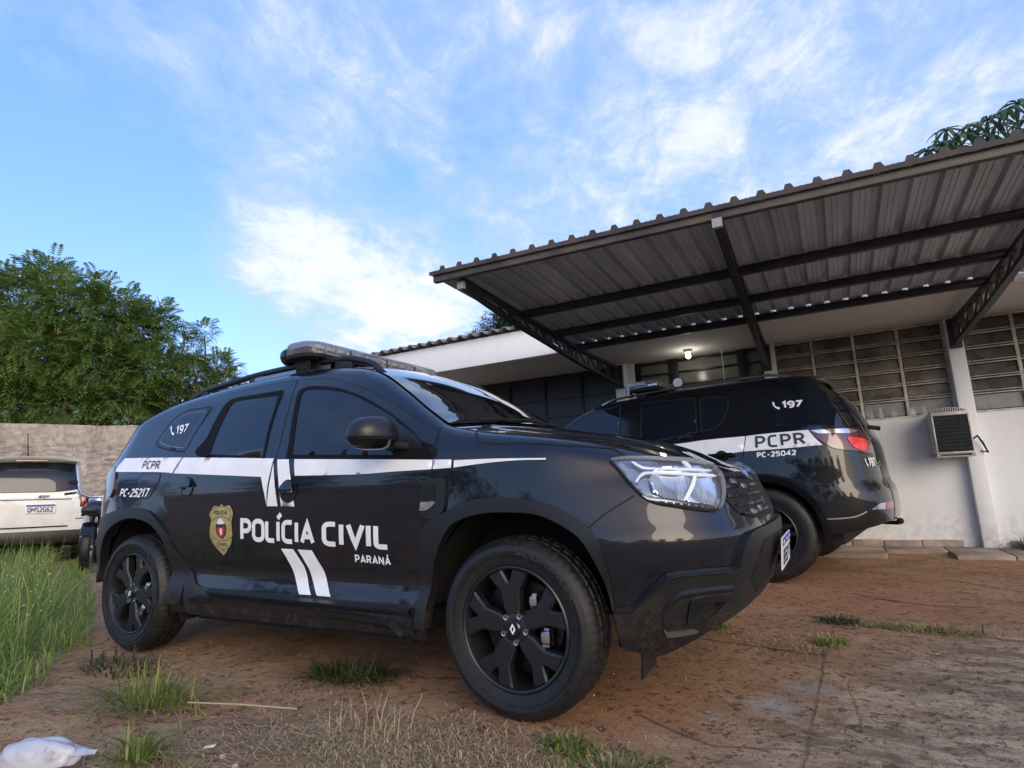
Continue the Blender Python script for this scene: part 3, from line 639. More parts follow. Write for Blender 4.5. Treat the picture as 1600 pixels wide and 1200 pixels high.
def make_wheel(R, rr, wd, parent, spoke='split', letter=None, logo=True):
    """outer face at y=0, axle along y; the Empty sits at the hub"""
    w = bpy.data.objects.new('wheel', None); COL.objects.link(w); w.parent = parent; w.empty_display_size = .1
    n = 240; sw = R-rr
    prof = [(.024, rr-.004), (.010, rr+.006), (.002, rr+sw*.30), (-.004, rr+sw*.55), (.004, rr+sw*.74), (.014, R-.020), (.026, R-.008), (.040, R-.002), (.058, R), (.062, R-.010), (.068, R-.010), (.072, R), (wd*.5-.004, R+.001), (wd*.5, R-.009), (wd*.5+.006, R-.009), (wd*.5+.01, R+.001), (wd-.072, R), (wd-.068, R-.01), (wd-.062, R-.01), (wd-.058, R), (wd-.04, R-.002), (wd-.022, R-.012), (wd-.006, R-.03), (wd+.004, rr+sw*.5), (wd-.01, rr)]
    def mod(j, k):
        if 6 <= j <= 8: return (-.003 if k % 4 == 0 else 0)
        if 11 <= j <= 16: return (-.006 if (k+j) % 6 == 0 else 0)
        if 19 <= j <= 21: return (-.005 if k % 4 == 2 else 0)
        return 0
    tyre = MB().lathe(prof, n, mod).build('tyre', 'rubber', w, smooth=True, angle=28)
    ring = MB(); ring.lathe([(.001, rr+sw*.36), (-.004, rr+sw*.37), (-.005, rr+sw*.39), (-.003, rr+sw*.40)], 120); ring.build('rim_guard', 'rubber', tyre, smooth=True)
    if letter:
        def fm(x, y):
            a = math.radians(letter[1])-np.asarray(x)*math.radians(letter[2]); r = rr+sw*(.44+.22*np.asarray(y)); return np.stack([r*np.cos(a), np.full_like(a, -.0065), r*np.sin(a)], 1)
        text_mesh(letter[0], fm, .26, .22).build('lettering', 'rubber_mark', tyre)
    rim = MB()
    rim.lathe([(.030, rr-.002), (.012, rr+.002), (.008, rr-.004), (.012, rr-.010), (.03, rr-.016), (.05, rr-.020), (wd*.75, rr-.03)], 90)
    dsc = .006
    if spoke == 'split':
        half = [(.050, .024), (.072, .037), (.140, .043), (.206, .094), (.2285, .027), (.182, .006), (.176, 0)]
        base = half+[(a, -b) for a, b in half[-2::-1]]
        k = rr/.235
        for q in range(5):
            a0 = math.radians(97+72*q); c, s_ = math.cos(a0), math.sin(a0)
            poly = [((a*c-b*s_)*k, (a*s_+b*c)*k) for a, b in base]
            prism_bev(rim, poly, .018, .060, .007)
    else:
        for q in range(6):
            a0 = math.radians(60*q+12)
            for da in (-.16, .16):
                p0 = Vector((.05*math.cos(a0+da*2), .035, .05*math.sin(a0+da*2))); p1 = Vector(((rr-.012)*math.cos(a0+da), .026, (rr-.012)*math.sin(a0+da)))
                rim.bar(p0, p1, .030, .024, (0,1,0))
    rim.lathe([(.016, .0), (.016, .036), (.024, .062), (.065, .070)], 40)
    ro = rim.build('rim', 'rim', w, smooth=True, angle=25)
    MB().lathe([(.10, .0), (.10, rr-.06), (.115, rr-.06)], 48).build('brake_disc', 'rotor' if spoke == 'split' else 'black', w, smooth=True)
    MB().lathe([(.16, .0), (.16, rr-.02)], 40).build('backing_plate', 'black', w)
    cap = MB().lathe([(.007, 0), (.007, .026), (.011, .031), (.02, .033)], 40).build('hub_cap', 'gloss_black', w, smooth=True)
    if logo:
        d = [(0, .021), (.013, 0), (0, -.021), (-.013, 0)]; di = [(0, .010), (.005, 0), (0, -.010), (-.005, 0)]
        e = MB(); e.add([(x, .0045, z) for x, z in d+di], [(i, (i+1)%4, (i+1)%4+4, i+4) for i in range(4)]); e.build('emblem', 'decal', w)
    for q in range(5):
        a0 = math.radians(61+72*q)
        MB().lathe([(.020, .006), (.010, .006), (.009, .0075), (.009, .011), (.02, .011)], 14).build('wheel_bolt', 'silver', w, smooth=True, loc=(.052*math.cos(a0), .004, .052*math.sin(a0)))
    return w
def caliper(w):
    for ang, sz in ((52, .024), (-13, .028)):
        m = MB()
        a = math.radians(ang); c = (.128*math.cos(a), .052, .128*math.sin(a))
        m.sphere(c, (sz*.8, .022, sz), 8, 6, .6); m.box((c[0]-sz*.5, .04, c[2]-sz*1.25), (c[0]+sz*.45, .085, c[2]-sz*.85)); m.box((c[0]-.008, .045, c[2]+sz*.6), (c[0]+.012, .08, c[2]+sz*1.2))
        m.build('brake_caliper', 'silver', w, smooth=True, angle=30)
def wheel_well(name, cx, cz, R, depth, parent, y0=.09):
    m = MB(); n = 40; rows = []
    for y in (y0, depth): rows.append([(cx+R*math.cos(a), y, cz+R*math.sin(a)) for a in np.linspace(.04, math.pi-.04, n)])
    m.grid(np.array(rows))
    rows2 = [[(cx+R*q*math.cos(a), depth, cz+R*q*math.sin(a)) for a in np.linspace(.04, math.pi-.04, n)] for q in (0, 1)]
    m.grid(np.array(rows2)); return m.build(name, 'black', parent, fixn=False)
# ------------------------------------------------------------------ the police SUV in front
DU = suv_body()
def Dp(k): return [tuple(p) for p in DATA_DU[k]]
def build_duster():
    root = thing('police_suv', 'black police SUV with white side stripe and gold badge, parked nearest, front to the right', 'car', (0,0,0), (.018,0,0))
    B = DU; zb = lambda u: np.interp(u, [-2,-.6,-.35,3.0,3.15,3.4,3.7,4.3], [.42,.40,.25,.25,.31,.35,.42,.44])
    fa_in, ra_in = smooth_poly(Dp('front_arch_in'), 4, False), smooth_poly(Dp('rear_arch_in'), 4, False)
    fcut = np.concatenate([[(fa_in[0][0], .1)], fa_in, [(fa_in[-1][0], .1)]]); rcut = np.concatenate([[(ra_in[0][0], .1)], ra_in, [(ra_in[-1][0], .1)]])
    def grow(p, c, k): return [(c[0]+(a-c[0])*k, c[1]+(b-c[1])*k) for a, b in p]
    fc, rc = grow(fcut, (2.68,.33), 1.015), grow(rcut, (-.02,.36), 1.015)
    body = shell(B, zb, cut=(fc, rc)).build('body', 'paint', root, smooth=True, angle=60)
    shell(B, zb, nt=36, du=.04, cut=(fc, rc), mirror=True).build('far_side_panel', 'paint', body, smooth=True, angle=60)
    # roof, hood, windshield
    def crown(U, Wd, q):
        c = np.interp(U, [-1.7,-.9,-.3,.5,1.5,1.7,2.0,2.35,2.6,3.1,3.5,3.85,4.2], [.02,.03,.05,.06,.05,.035,.04,.035,.035,.024,.01,.0,0])
        dome = np.clip((.80-np.abs(Wd))/.10, 0, 1); dome = dome*dome*(3-2*dome)*np.interp(U, [2.3,2.5,3.3,3.7], [0,.012,.012,0])
        return c*q+dome
    bulge = lambda U: np.interp(U, [-1,1.4,1.7,2.3,2.5,3.2,3.6,4], [0,0,.03,.10,.08,.03,0,0])
    MB().grid(topgrid(B, -1.0, 1.66, -1, 1, crown, 0, 60, 30, bulge)).build('roof', 'paint', root, smooth=True, angle=0)
    MB().grid(topgrid(B, B.umin, -1.0, -1, 1, crown, 0, 20, 20, bulge)).build('rear_hatch', 'paint', root, smooth=True, angle=0)
    MB().grid(topgrid(B, 1.66, 2.42, -1, 1, crown, -.004, 40, 30, bulge)).build('windshield_frame', 'gloss_black', root, smooth=True, angle=0)
    MB().grid(topgrid(B, 1.665, 2.31, -.965, .965, crown, .004, 50, 40, bulge)).build('windshield', 'windshield', root, smooth=True, angle=0)
    MB().grid(topgrid(B, 1.64, 2.30, .935, .985, crown, .006, 40, 4, bulge)).build('far_window_pillar', 'dullmetal', root, smooth=True, angle=0)
    hood = MB().grid(topgrid(B, 2.36, B.umax, -1, 1, crown, 0, 130, 60, bulge)).build('hood', 'paint', root, smooth=True, angle=0)
    st = MB()
    for y in (.60, .685):
        rows = []
        for u in np.linspace(3.40, 3.80, 30):
            row = []
            for yy in (y, y+.055):
                Ey = float(B.point(u, B.top(np.array(u))-1e-5)[1]); w = (yy-B.yc)/(B.yc-Ey); w = max(w, -1.0)
                row.append(top_pts(B, np.array(u), np.array(w), crown, .003, bulge))
            rows.append(row)
        st.grid(np.array(rows))
    st.build('hood_stripe', 'decal', hood, smooth=True)
    wip = MB()
    for w0, w1 in ((-.75, .05), (-.05, .75)):
        pts = [tuple(top_pts(B, np.array(u), np.array(w), crown, .018, bulge)) for u, w in zip(np.linspace(2.31, 2.28, 9), np.linspace(w0, w1, 9))]
        wip.tube(pts, .007, 6)
    wip.build('wiper', 'black', root)
    # floor pan and wells
    MB().box((.50,.14,.24), (2.15,1.62,.42)).box((-.68,.42,.34), (3.15,1.34,.55)).box((.55,.10,.21), (2.1,.2,.27)).build('underbody', 'black', root)
    for cx in (0, 2.673):
        wheel_well('wheel_well', cx+.01, .36, .47, .42, root)
    # doors
    rd, fd = smooth_poly(Dp('rear_door'), 3), smooth_poly(Dp('front_door'), 3)
    rdo = patch(B, rd, .0025, res=.03, flange=.006).build('rear_door', 'paint', root, smooth=True, angle=40)
    fdo = patch(B, fd, .0025, res=.03, flange=.006).build('front_door', 'paint', root, smooth=True, angle=40)
    sm = MB(); seam(B, rd, .009, .0012, sm, True); seam(B, fd, .009, .0012, sm, True)
    seam(B, smooth_poly(Dp('bumper_seam'), 4, False), .006, .0012, sm); seam(B, smooth_poly(Dp('hood_seam'), 4, False), .008, .0015, sm); seam(B, smooth_poly(Dp('fender_seam'), 4, False), .006, .0012, sm)
    sm.build('panel_gap', 'black', body)
    for k, own in (('rear', rdo), ('front', fdo)):
        tr, gl = smooth_poly(Dp(k+'_trim'), 5), smooth_poly(Dp(k+'_glass'), 5)
        gi = [tuple(p) for p in gl]
        patch(B, tr, .007, holes=(gl,), res=.02, flange=.008).build('window_trim', 'trim', own, smooth=True, angle=40)
        patch(B, gi, .0045, res=.04).build('window', 'glass', own, smooth=True, angle=0)
    patch(B, smooth_poly(Dp('quarter_trim'), 5), .001, res=.03).build('quarter_window_trim', 'paint', body, smooth=True, angle=0)
    qg = smooth_poly(Dp('quarter_glass'), 5)
    q = patch(B, qg, .003, res=.03).build('quarter_window', 'glass', root, smooth=True, angle=0)
    seam(B, qg, .007, .0036, closed=True).build('seal', 'black', q)
    inner = [(np.mean([p[0] for p in qg])+(a-np.mean([p[0] for p in qg]))*.82, np.mean([p[1] for p in qg])+(b-np.mean([p[1] for p in qg]))*.82) for a, b in qg]
    seam(B, inner, .004, .0038, closed=True).build('etched_line', 'dullmetal', q)
    # handles
    for k, own in (('handle_rear', rdo), ('handle_front', fdo)):
        (u, z), = Dp(k); r = .055 if k == 'handle_front' else .052
        cir = [(u+r*1.05*math.cos(a), z+r*math.sin(a)) for a in np.linspace(0, 2*math.pi, 28, endpoint=False)]
        seam(B, cir, .008, .0065, closed=True).build('handle_recess_edge', 'black', own)
        h = MB(); rows = []
        for f, o_ in ((1.0,.003),(.92,.011),(.5,.020),(.12,.027),(.0,.026),(-.02,.010)):
            hw = .93*r*math.sqrt(max(1-(f*.98)**2, .0)); uu_ = np.linspace(u-hw, u+hw, 16)
            rows.append(B.off(uu_, np.full(16, z+f*r*.98), o_*1.0))
        h.grid(np.array(rows))
        ho = h.build('door_handle', 'paint', own, smooth=True, angle=40)
        lo = [(u+r*.96*math.cos(a), z-.001+r*.96*math.sin(a)) for a in np.linspace(math.pi, 2*math.pi, 16)]
        patch(B, [(a, min(b, z-.004)) for a, b in lo], .0060, res=.02).build('handle_recess', 'glass', own, smooth=True)
        patch(B, [(u-r*.95, z-.002), (u-r*.2, z-.002), (u-r*.3, z-.016), (u-r*.85, z-.016)], .0075, res=.02).build('handle_shadow_gap', 'black', own)
    # fuel door
    fu = smooth_poly(Dp('fuel_door'), 3)
    f = patch(B, fu, .0015, res=.03, flange=.003).build('fuel_door', 'paint', root, smooth=True, angle=40); seam(B, fu, .005, .002, closed=True).build('gap', 'black', f)
    # cladding
    def path(k, n=4): return smooth_poly(Dp(k), n, False)
    out, inn = path('front_arch_out'), path('front_arch_in')
    arch = np.concatenate([[(2.185,.30)], out, inn[::-1], [(2.245,.30)]])
    patch(B, arch, .012, res=.025, flange=.05).build('wheel_arch_trim', 'plastic', root, smooth=True, angle=40)
    out, inn = path('rear_arch_out'), path('rear_arch_in')
    out = np.concatenate([[(-.56,.40), (-.55,.58), (-.52,.70)], out]); inn = np.concatenate([[(-.415,.40)], inn, [(.36,.30)]])
    arch = np.concatenate([out, [(.50,.30)], inn[::-1], [(-.46,.395)]])
    patch(B, arch, .012, res=.025, flange=.05).build('wheel_arch_trim', 'plastic', root, smooth=True, angle=40)
    sl = path('sill_top'); sl = np.array([p for p in sl if p[0] > .50])
    patch(B, np.concatenate([sl, [(2.177,.27), (1.6,.255), (.55,.25)]]), .012, res=.03, flange=.02).build('sill', 'plastic', root, smooth=True, angle=40)
    rg = path('sill_ridge'); rg = rg[np.argsort(rg[:,0])]
    lg_ = MB(); ledge(B, [p for p in sl if p[0] > .70], .004, .040, .020, lg_); ledge(B, rg, .012, .040, .010, lg_)
    lg_.build('sill_ridge', 'mirror_shell', root, smooth=True, angle=30)
    # bumper cladding
    up = [(3.083,.431),(3.146,.430),(3.214,.489),(3.282,.546),(3.329,.555),(3.431,.556),(3.587,.549)]
    up2 = smooth_poly([(3.587,.549),(3.600,.59),(3.622,.640),(3.68,.668),(3.80,.676),(4.0,.678),(B.umax,.678)], 5, False)
    low = [(B.umax,.42),(4.0,.41),(3.787,.405),(3.551,.362),(3.385,.308),(3.281,.27),(3.212,.262),(3.141,.284),(3.100,.297),(3.089,.356)]
    fog = smooth_poly(Dp('fog'), 4); low = smooth_poly(low, 4, False)
    clad = np.concatenate([up, up2[1:], low])
    fh = smooth_poly(Dp('fog_hole'), 4)
    bum = patch(B, clad, .022, holes=(fh,), res=.025, flange=.022).build('bumper_cladding', 'plastic', root, smooth=True, angle=40)
    patch(B, clad, .022, res=.05, flange=.022, mirror=True).build('bumper_cladding', 'plastic', root, smooth=True, angle=40)
    fz = patch(B, fog, .027, holes=(fh,), res=.02, flange=.006).build('fog_lamp_bezel', 'plastic', bum, smooth=True, angle=40)
    patch(B, grow(fh, (3.44,.43), 1.1), -.035, res=.03).build('fog_lamp_recess', 'gloss_black', bum, smooth=True)
    patch(B, smooth_poly(Dp('fog_strip'), 4), .031, res=.02, flange=.006).build('daytime_strip', 'dullmetal', bum, smooth=True)
    lg = [(3.76,.60),(3.80,.635),(B.umax,.635),(B.umax,.44),(3.95,.43),(3.80,.44),(3.70,.50)]
    g = MB(); patch(B, lg, .0235, res=.04, mb=g); patch(B, lg, .0235, res=.06, mb=g, mirror=True)
    lo_ = g.build('lower_grille', 'black', bum, smooth=True)
    hx = MB()
    for i in range(16):
        for j in range(6):
            u = 3.74+i*.036; z = .45+j*.032+(i%2)*.016
            if inside(np.array([[u, z]]), lg)[0]:
                seam(B, [(u+.017*math.cos(a), z+.015*math.sin(a)) for a in np.linspace(0, 2*math.pi, 6, endpoint=False)], .004, .027, hx, True, .05)
    hx.build('mesh', 'plastic', lo_)
    lp_ = MB(); ledge(B, [(3.086,.436),(3.146,.436),(3.214,.495),(3.282,.552),(3.329,.561),(3.431,.562),(3.585,.555)], .003, .027, .010, lp_); ledge(B, smooth_poly([(3.275,.452),(3.30,.476),(3.337,.496),(3.438,.502),(3.557,.499)], 4, False), .023, .036, .008, lp_); ledge(B, smooth_poly([(3.355,.395),(3.362,.452),(3.384,.474),(3.456,.479),(3.56,.474)], 4, False), .024, .034, .006, lp_); lp_.build('cladding_lip', 'mirror_shell', bum, smooth=True, angle=30)
    # upper grille
    gr = [(3.60,.885),(3.70,.893),(4.0,.90),(B.umax,.90),(B.umax,.705),(4.0,.705),(3.80,.715),(3.66,.745),(3.60,.80)]
    g = MB(); patch(B, gr, .004, res=.03, mb=g, flange=.004); patch(B, gr, .004, res=.06, mb=g, mirror=True)
    go = g.build('grille', 'black', root, smooth=True)
    g2 = MB(); 
    for z in (.735, .77, .805, .84, .872):
        seam(B, [(3.62+max(0,(.80-z))*1.2,z),(3.8,z),(B.umax,z)], .010, .012, g2)
    g2.build('grille_bar', 'gloss_black', go, smooth=True)
    for u, z in ((3.66,.862),(3.74,.83),(3.80,.862),(3.70,.79),(3.83,.79),(3.78,.745),(3.90,.755),(3.92,.83)):
        seam(B, [(u+.022*math.cos(a), z+.017*math.sin(a)) for a in np.linspace(0, 2*math.pi, 6, endpoint=False)], .006, .013, None, True, .05).build('grille_cell', 'plastic', go)
    for u, z in ((3.73,.858),(3.83,.838),(3.80,.738),(3.93,.745)):
        p = B.off(np.array(u), np.array(z), .02); n_ = B.normal(np.array(u), np.array(z)); fr = Matrix.Translation(Vector(p)) @ Vector(n_).to_track_quat('Z', 'Y').to_matrix().to_4x4()
        MB().box((-.024,-.011,-.02), (.024,.011,-.004), fr).build('strobe_module', 'dullmetal', go, bevel=.003)
    # emblem on the nose
    tilt = Matrix.Translation((3.462,B.yc,.815)) @ Matrix.Rotation(math.radians(-24), 4, 'Y')
    em = MB(); dia = [(0,.088),(.058,0),(0,-.088),(-.058,0)]; di = [(0,.040),(.024,0),(0,-.040),(-.024,0)]
    vs = [tilt @ Vector((x_, y, z)) for x_ in (0, .045) for y, z in dia+di]
    fs = []
    for i in range(4):
        j = (i+1)%4; fs += [(8+i,8+j,12+j,12+i), (i,j,8+j,8+i), (4+i,12+i,12+j,4+j)]
    em.add(vs, fs); em.build('emblem', 'silver', root, bevel=.004)
    # front plate
    pl = MB().box((.006,-.20,-.065), (.012,.20,.065))
    po = pl.build('number_plate', 'plate', root, loc=(3.592,B.yc-.01,.555), rot=(0, math.radians(6), 0))
    MB().box((.0125,-.197,.030), (.0135,.197,.062)).build('plate_band', 'blue', po)
    text_mesh('BES2I17', on_plane((.0145,-.17,-.05), (0,.34,0), (0,0,.065)), .2, .16).build('plate_lettering', 'ink', po)
    MB().bar((.014,-.17,.046), (.014,-.12,.046), .002, .012).bar((.014,-.02,.046), (.014,.06,.046), .002, .008).bar((.014,.13,.046), (.014,.17,.046), .002, .012).build('plate_marks', 'plate', po)
    # headlamps
    hl = smooth_poly(Dp('headlight'), 3)
    for mir in (False, True):
        h = patch(B, hl, .002, res=.03, mirror=mir, flange=.004).build('headlight', 'lens_dark', root, smooth=True, angle=0)
        cx, cz = 3.36, .86
        core = [(3.255,.875),(3.275,.905),(3.33,.92),(3.545,.915),(3.562,.88),(3.553,.845),(3.53,.80),(3.50,.775),(3.43,.785),(3.30,.81),(3.262,.83)]
        v_, f_ = fill2d(core, (), .012); o_ = np.full(len(v_), .020)
        for cu_, cz_, ru_, rz_ in ((3.345,.862,.085,.062), (3.478,.855,.080,.070)):
            q_ = np.hypot((v_[:,0]-cu_)/ru_, (v_[:,1]-cz_)/rz_); o_ = np.minimum(o_, .0045+.0155*np.clip(q_, 0, 1)**2)
        P_ = B.off(v_[:,0], np.minimum(v_[:,1], B.top(v_[:,0])), o_[:,None])
        if mir: P_[:,1] = 2*B.yc-P_[:,1]
        MB().add(P_.tolist(), f_).build('reflector', 'lens', h, smooth=True, angle=0, fixn=True)
        m = MB()
        for k in ('drl_top', 'drl_mid', 'drl_bar', 'drl_up'):
            patch(B, smooth_poly(Dp(k), 2), .0215, res=.02, mb=m, mirror=mir, flange=.006)
        m.build('light_guide', 'drl', h, smooth=True, angle=40)
        m = MB()
        for u in (3.365, 3.372, 3.379, 3.386, 3.475, 3.482, 3.489):
            seam(B, [(u-.012,.795),(u+.006,.868)], .0022, .0208, m)
        m.build('reflector_rib', 'drl', h)
        m = MB(); patch(B, smooth_poly(Dp('hl_slats'), 3), .007, res=.02, mb=m, mirror=mir); so = m.build('lower_louvre', 'dullmetal', h, smooth=True)
        m = MB()
        a, b = np.array((3.28,.797)), np.array((3.52,.768))
        for i in range(8):
            p = a+(b-a)*(i+.1)/8; q_ = a+(b-a)*(i+.85)/8
            seam(B, [tuple(p), tuple(q_)], .011, .0095, m)
        if not mir: m.build('louvre_cell', 'black', h)
        patch(B, hl, .026, res=.03, mirror=mir, flange=.023).build('headlight_lens', 'clear', h, smooth=True, angle=40)
        if not mir: seam(B, hl, .010, .006, closed=True).build('headlight_seal', 'black', h)
    # tail lamp on the near corner
    patch(B, smooth_poly(Dp('tail_lamp'), 3), .012, res=.02, flange=.01).build('tail_lamp', 'red_dark', root, smooth=True, angle=40)
    # fender vent
    vo = smooth_poly(Dp('vent'), 4); v = patch(B, vo, .014, res=.02, flange=.014).build('fender_vent', 'plastic', root, smooth=True, angle=40)
    patch(B, Dp('vent_mesh'), .016, res=.02).build('vent_mesh', 'black', v)
    m = MB(); q4 = Dp('vent_mesh')
    for i in range(5):
        f_ = (i+.5)/5; a = np.array(q4[0])*(1-f_)+np.array(q4[3])*f_; b = np.array(q4[1])*(1-f_)+np.array(q4[2])*f_; c = (a+b)/2
        seam(B, [tuple(a), tuple(c+(0,.010)), tuple(b)], .005, .0185, m)
    m.build('vent_bar', 'plastic', v)
    patch(B, smooth_poly(Dp('vent_lamp'), 4), .021, res=.02, flange=.008).build('side_indicator', 'lens', v, smooth=True, angle=40)
    # livery
    for k in ('stripe_a','stripe_b','stripe_c','stripe_d','stripe_e','stripe_f','stripe_g','band_a','band_b'):
        patch(B, smooth_poly(Dp(k), 4), .0042, res=.03).build('white_stripe', 'decal', root, smooth=True, angle=0)
    ql = np.array(Dp('q_polic')); sp_ = lambda a, b: [tuple(ql[0]*(1-a)+ql[1]*a), tuple(ql[0]*(1-b)+ql[1]*b), tuple(ql[2]*(1-a)+ql[3]*a), tuple(ql[2]*(1-b)+ql[3]*b)]
    text_mesh('POL\u00cdCIA', on_body(B, sp_(0,.545), .005), .20, .17).build('lettering', 'decal', root)
    text_mesh('CIVIL', on_body(B, sp_(.585,1), .005), .20, .17).build('lettering', 'decal', root)
    text_mesh('PARAN\u00c1', on_body(B, Dp('q_parana'), .005), .19, .22).build('door_lettering', 'decal', root)
    text_mesh('PCPR', on_body(B, Dp('q_pcpr'), .0065), .17, .24).build('stripe_lettering', 'ink', root)
    text_mesh('PC-25217', on_body(B, Dp('q_pc'), .005), .19, .2).build('rear_lettering', 'decal', root)
    text_mesh('197', on_body(B, Dp('q_197'), .006), .19, .2).build('window_lettering', 'decal', root)
    text_mesh('#', on_body(B, Dp('q_phone'), .006), .14, .2).build('phone_symbol', 'decal', root)
    bd = smooth_poly(Dp('badge'), 3); bo = patch(B, bd, .005, res=.03).build('police_badge', 'gold', root, smooth=True, angle=0)
    cu, cz = .852, .71
    bx = lambda u0, u1, z0, z1: [(u0, z0), (u1, z0), (u0, z1), (u1, z1)]
    for tx_, b4_ in (('POLICIA', (.795,.912,.792,.816)), ('CIVIL', (.805,.900,.622,.643)), ('PR', (.840,.866,.594,.604))): text_mesh(tx_, on_body(B, bx(*b4_), .0065), .2, .22).build('badge_lettering', 'ink', bo)
    m = MB()
    for zz, k in ((.835,1), (.778,1), (.655,-1), (.612,-1)): seam(B, smooth_poly([(.775,zz-.018*k),(.82,zz),(.852,zz+.003*k),(.89,zz),(.935,zz-.018*k)], 4, False), .003, .0062, m)
    seam(B, [(.775,.817),(.765,.79),(.79,.76)], .003, .0062, m); seam(B, [(.935,.817),(.945,.79),(.92,.76)], .003, .0062, m); seam(B, [(.775,.673),(.765,.66),(.785,.63)], .003, .0062, m); seam(B, [(.935,.673),(.94,.66),(.925,.63)], .003, .0062, m)
    m.build('badge_outline', 'ink', bo)
    patch(B, smooth_poly([(.808,.742),(.808,.742),(.896,.742),(.896,.742),(.897,.71),(.885,.682),(.852,.662),(.820,.682),(.806,.71)], 4), .0062, res=.02).build('badge_shield_edge', 'ink', bo)
    patch(B, smooth_poly([(.820,.724),(.820,.724),(.884,.724),(.884,.724),(.884,.705),(.874,.685),(.852,.670),(.830,.685),(.820,.705)], 4), .0072, res=.02).build('badge_shield', 'red', bo)
    patch(B, smooth_poly([(.822,.748),(.852,.775),(.884,.748),(.868,.742),(.836,.742)], 3), .0072, res=.02).build('badge_crest', 'plate', bo)
    patch(B, smooth_poly([(.846,.718),(.862,.716),(.860,.690),(.850,.683),(.842,.70)], 3), .0078, res=.02).build('badge_figure', 'plate', bo)
    # mirror
    mi = bpy.data.objects.new('door_mirror', None); COL.objects.link(mi); mi.parent = fdo; mi.location = (2.085,-.115,1.127)
    def mirror_shell(zlo, zhi, grow_=1.0):
        rows = []
        for i in range(19):
            a = -math.pi/2+math.pi*i/18; row = []
            zz = math.sin(a)
            for k in range(37):
                b = 2*math.pi*k/36; ca = abs(math.cos(a))**.62
                X = math.copysign(abs(math.cos(b))**.75, math.cos(b))*.095*ca; Y = math.copysign(abs(math.sin(b))**.85, math.sin(b))*.135*ca
                Z = (zz*.082 if zz > 0 else zz*.066)
                Z = Z*(1-.22*max(Y/.135, 0))   # taper to the car
                X = X*(1 if X > 0 else .75)+(.02 if Y < 0 else 0)*abs(Y)/.135-.02*abs(Y)/.135*2
                row.append((X*grow_, Y*grow_, min(max(Z, zlo), zhi)*grow_))
            rows.append(row)
        return MB().grid(np.array(rows))
    mirror_shell(-.014, 1).build('mirror_cap', 'mirror_shell', mi, smooth=True, angle=40)
    mirror_shell(-.028, -.014, .97).build('mirror_groove', 'black', mi, smooth=True, angle=40)
    mirror_shell(-1, -.026).build('mirror_base', 'gloss_black', mi, smooth=True, angle=40)
    MB().bar((.02,.07,-.036), (.07,.19,-.056), .07, .032).build('mirror_arm', 'black', mi, bevel=.012)
    sail = smooth_poly([(2.035,1.212),(2.035,1.212),(2.12,1.165),(2.215,1.105),(2.245,1.062),(2.245,1.062),(2.10,1.062),(2.03,1.066),(2.03,1.066)], 4)
    patch(B, sail, .010, res=.02, flange=.008).build('mirror_sail', 'plastic', fdo, smooth=True, angle=40)
    # roof rails
    for sg in (1, -1):
        pts, rad = [], []
        for u in np.linspace(-.10, 1.80, 44):
            e = B.point(np.array(u), B.top(np.array(u))-1e-5); h = np.interp(u, [-.10,.02,.16,1.45,1.66,1.80], [-.012,.03,.055,.060,.035,-.016])
            y = e[1]+.05; pts.append((u, y if sg == 1 else 2*B.yc-y, e[2]+h)); rad.append(np.interp(u, [-.1,.1,1.4,1.8], [.012,.019,.021,.016]))
        rl = MB().tube(pts, rad, 12).build('roof_rail', 'plastic', root, smooth=True, angle=40)
        ft = MB()
        for u in (.10, .62, 1.40):
            e = B.point(np.array(u), B.top(np.array(u))-1e-5); y = e[1]+.05; y = y if sg == 1 else 2*B.yc-y
            ft.box((u-.07, y-.014, e[2]-.01), (u+.07, y+.014, e[2]+.055))
        ft.build('rail_foot', 'plastic', rl, bevel=.01)
    rs = []
    for u in np.linspace(.62, 1.30, 14):
        e = B.point(np.array(u), B.top(np.array(u))-1e-5); rs.append([(u, e[1]+.028, e[2]-.004), (u, e[1]+.034, e[2]+.034)])
    MB().grid(np.array(rs)).build('rail_insert', 'dullmetal', root)
    # light bar
    lb = bpy.data.objects.new('light_bar', None); COL.objects.link(lb); lb.parent = root; lb.location = (1.13,B.yc,1.70)
    L, Dh = .64, .135
    def rr(scale, n=10):
        pts = []
        for cx, cy, a0 in ((Dh-.10, L-.10, 0), (-Dh+.10, L-.10, 90), (-Dh+.10, -L+.10, 180), (Dh-.10, -L+.10, 270)):
            pts += [(cx+.10*math.cos(math.radians(a0+90*i/n)), cy+.10*math.sin(math.radians(a0+90*i/n))) for i in range(n+1)]
        return [(x*scale, y*(1-(1-scale)*Dh/L)) for x, y in pts]
    def ringgrid(levels, mb, cap=(True, True)):
        R_ = [[(x, y, z) for x, y in rr(s_)] for s_, z in levels]; R_ = [r+[r[0]] for r in R_]
        mb.grid(np.array(R_)); 
        if cap[0]: o = len(mb.v); mb.v += R_[0][:-1]; mb.f.append(tuple(range(o, o+len(R_[0])-1)))
        if cap[1]: o = len(mb.v); mb.v += R_[-1][:-1]; mb.f.append(tuple(range(o, o+len(R_[-1])-1)))
        return mb
    ringgrid([(.93,-.022),(.97,-.018),(.99,-.006),(.99,.002)], MB()).build('base', 'black', lb, smooth=True, angle=40)
    ringgrid([(1.0,.002),(1.0,.045),(.97,.066),(.90,.076),(.6,.080)], MB(), (False, True)).build('lens', 'bar_lens', lb, smooth=True, angle=50)
    ic = MB(); ic.box((-.10,-.56,.004), (.085,.56,.030)); ic.build('circuit_tray', 'silver', lb, bevel=.004)
    mods, led = MB(), MB()
    for i in range(14):
        y = -.545+i*.0838
        for sx in (.098, -.112):
            mods.box((sx-.004, y-.036, .004), (sx+.012, y+.036, .058))
            for k in range(3): led.sphere((sx+(.013 if sx > 0 else -.008), y-.022+k*.022, .028), (.004,.008,.009), 8, 5)
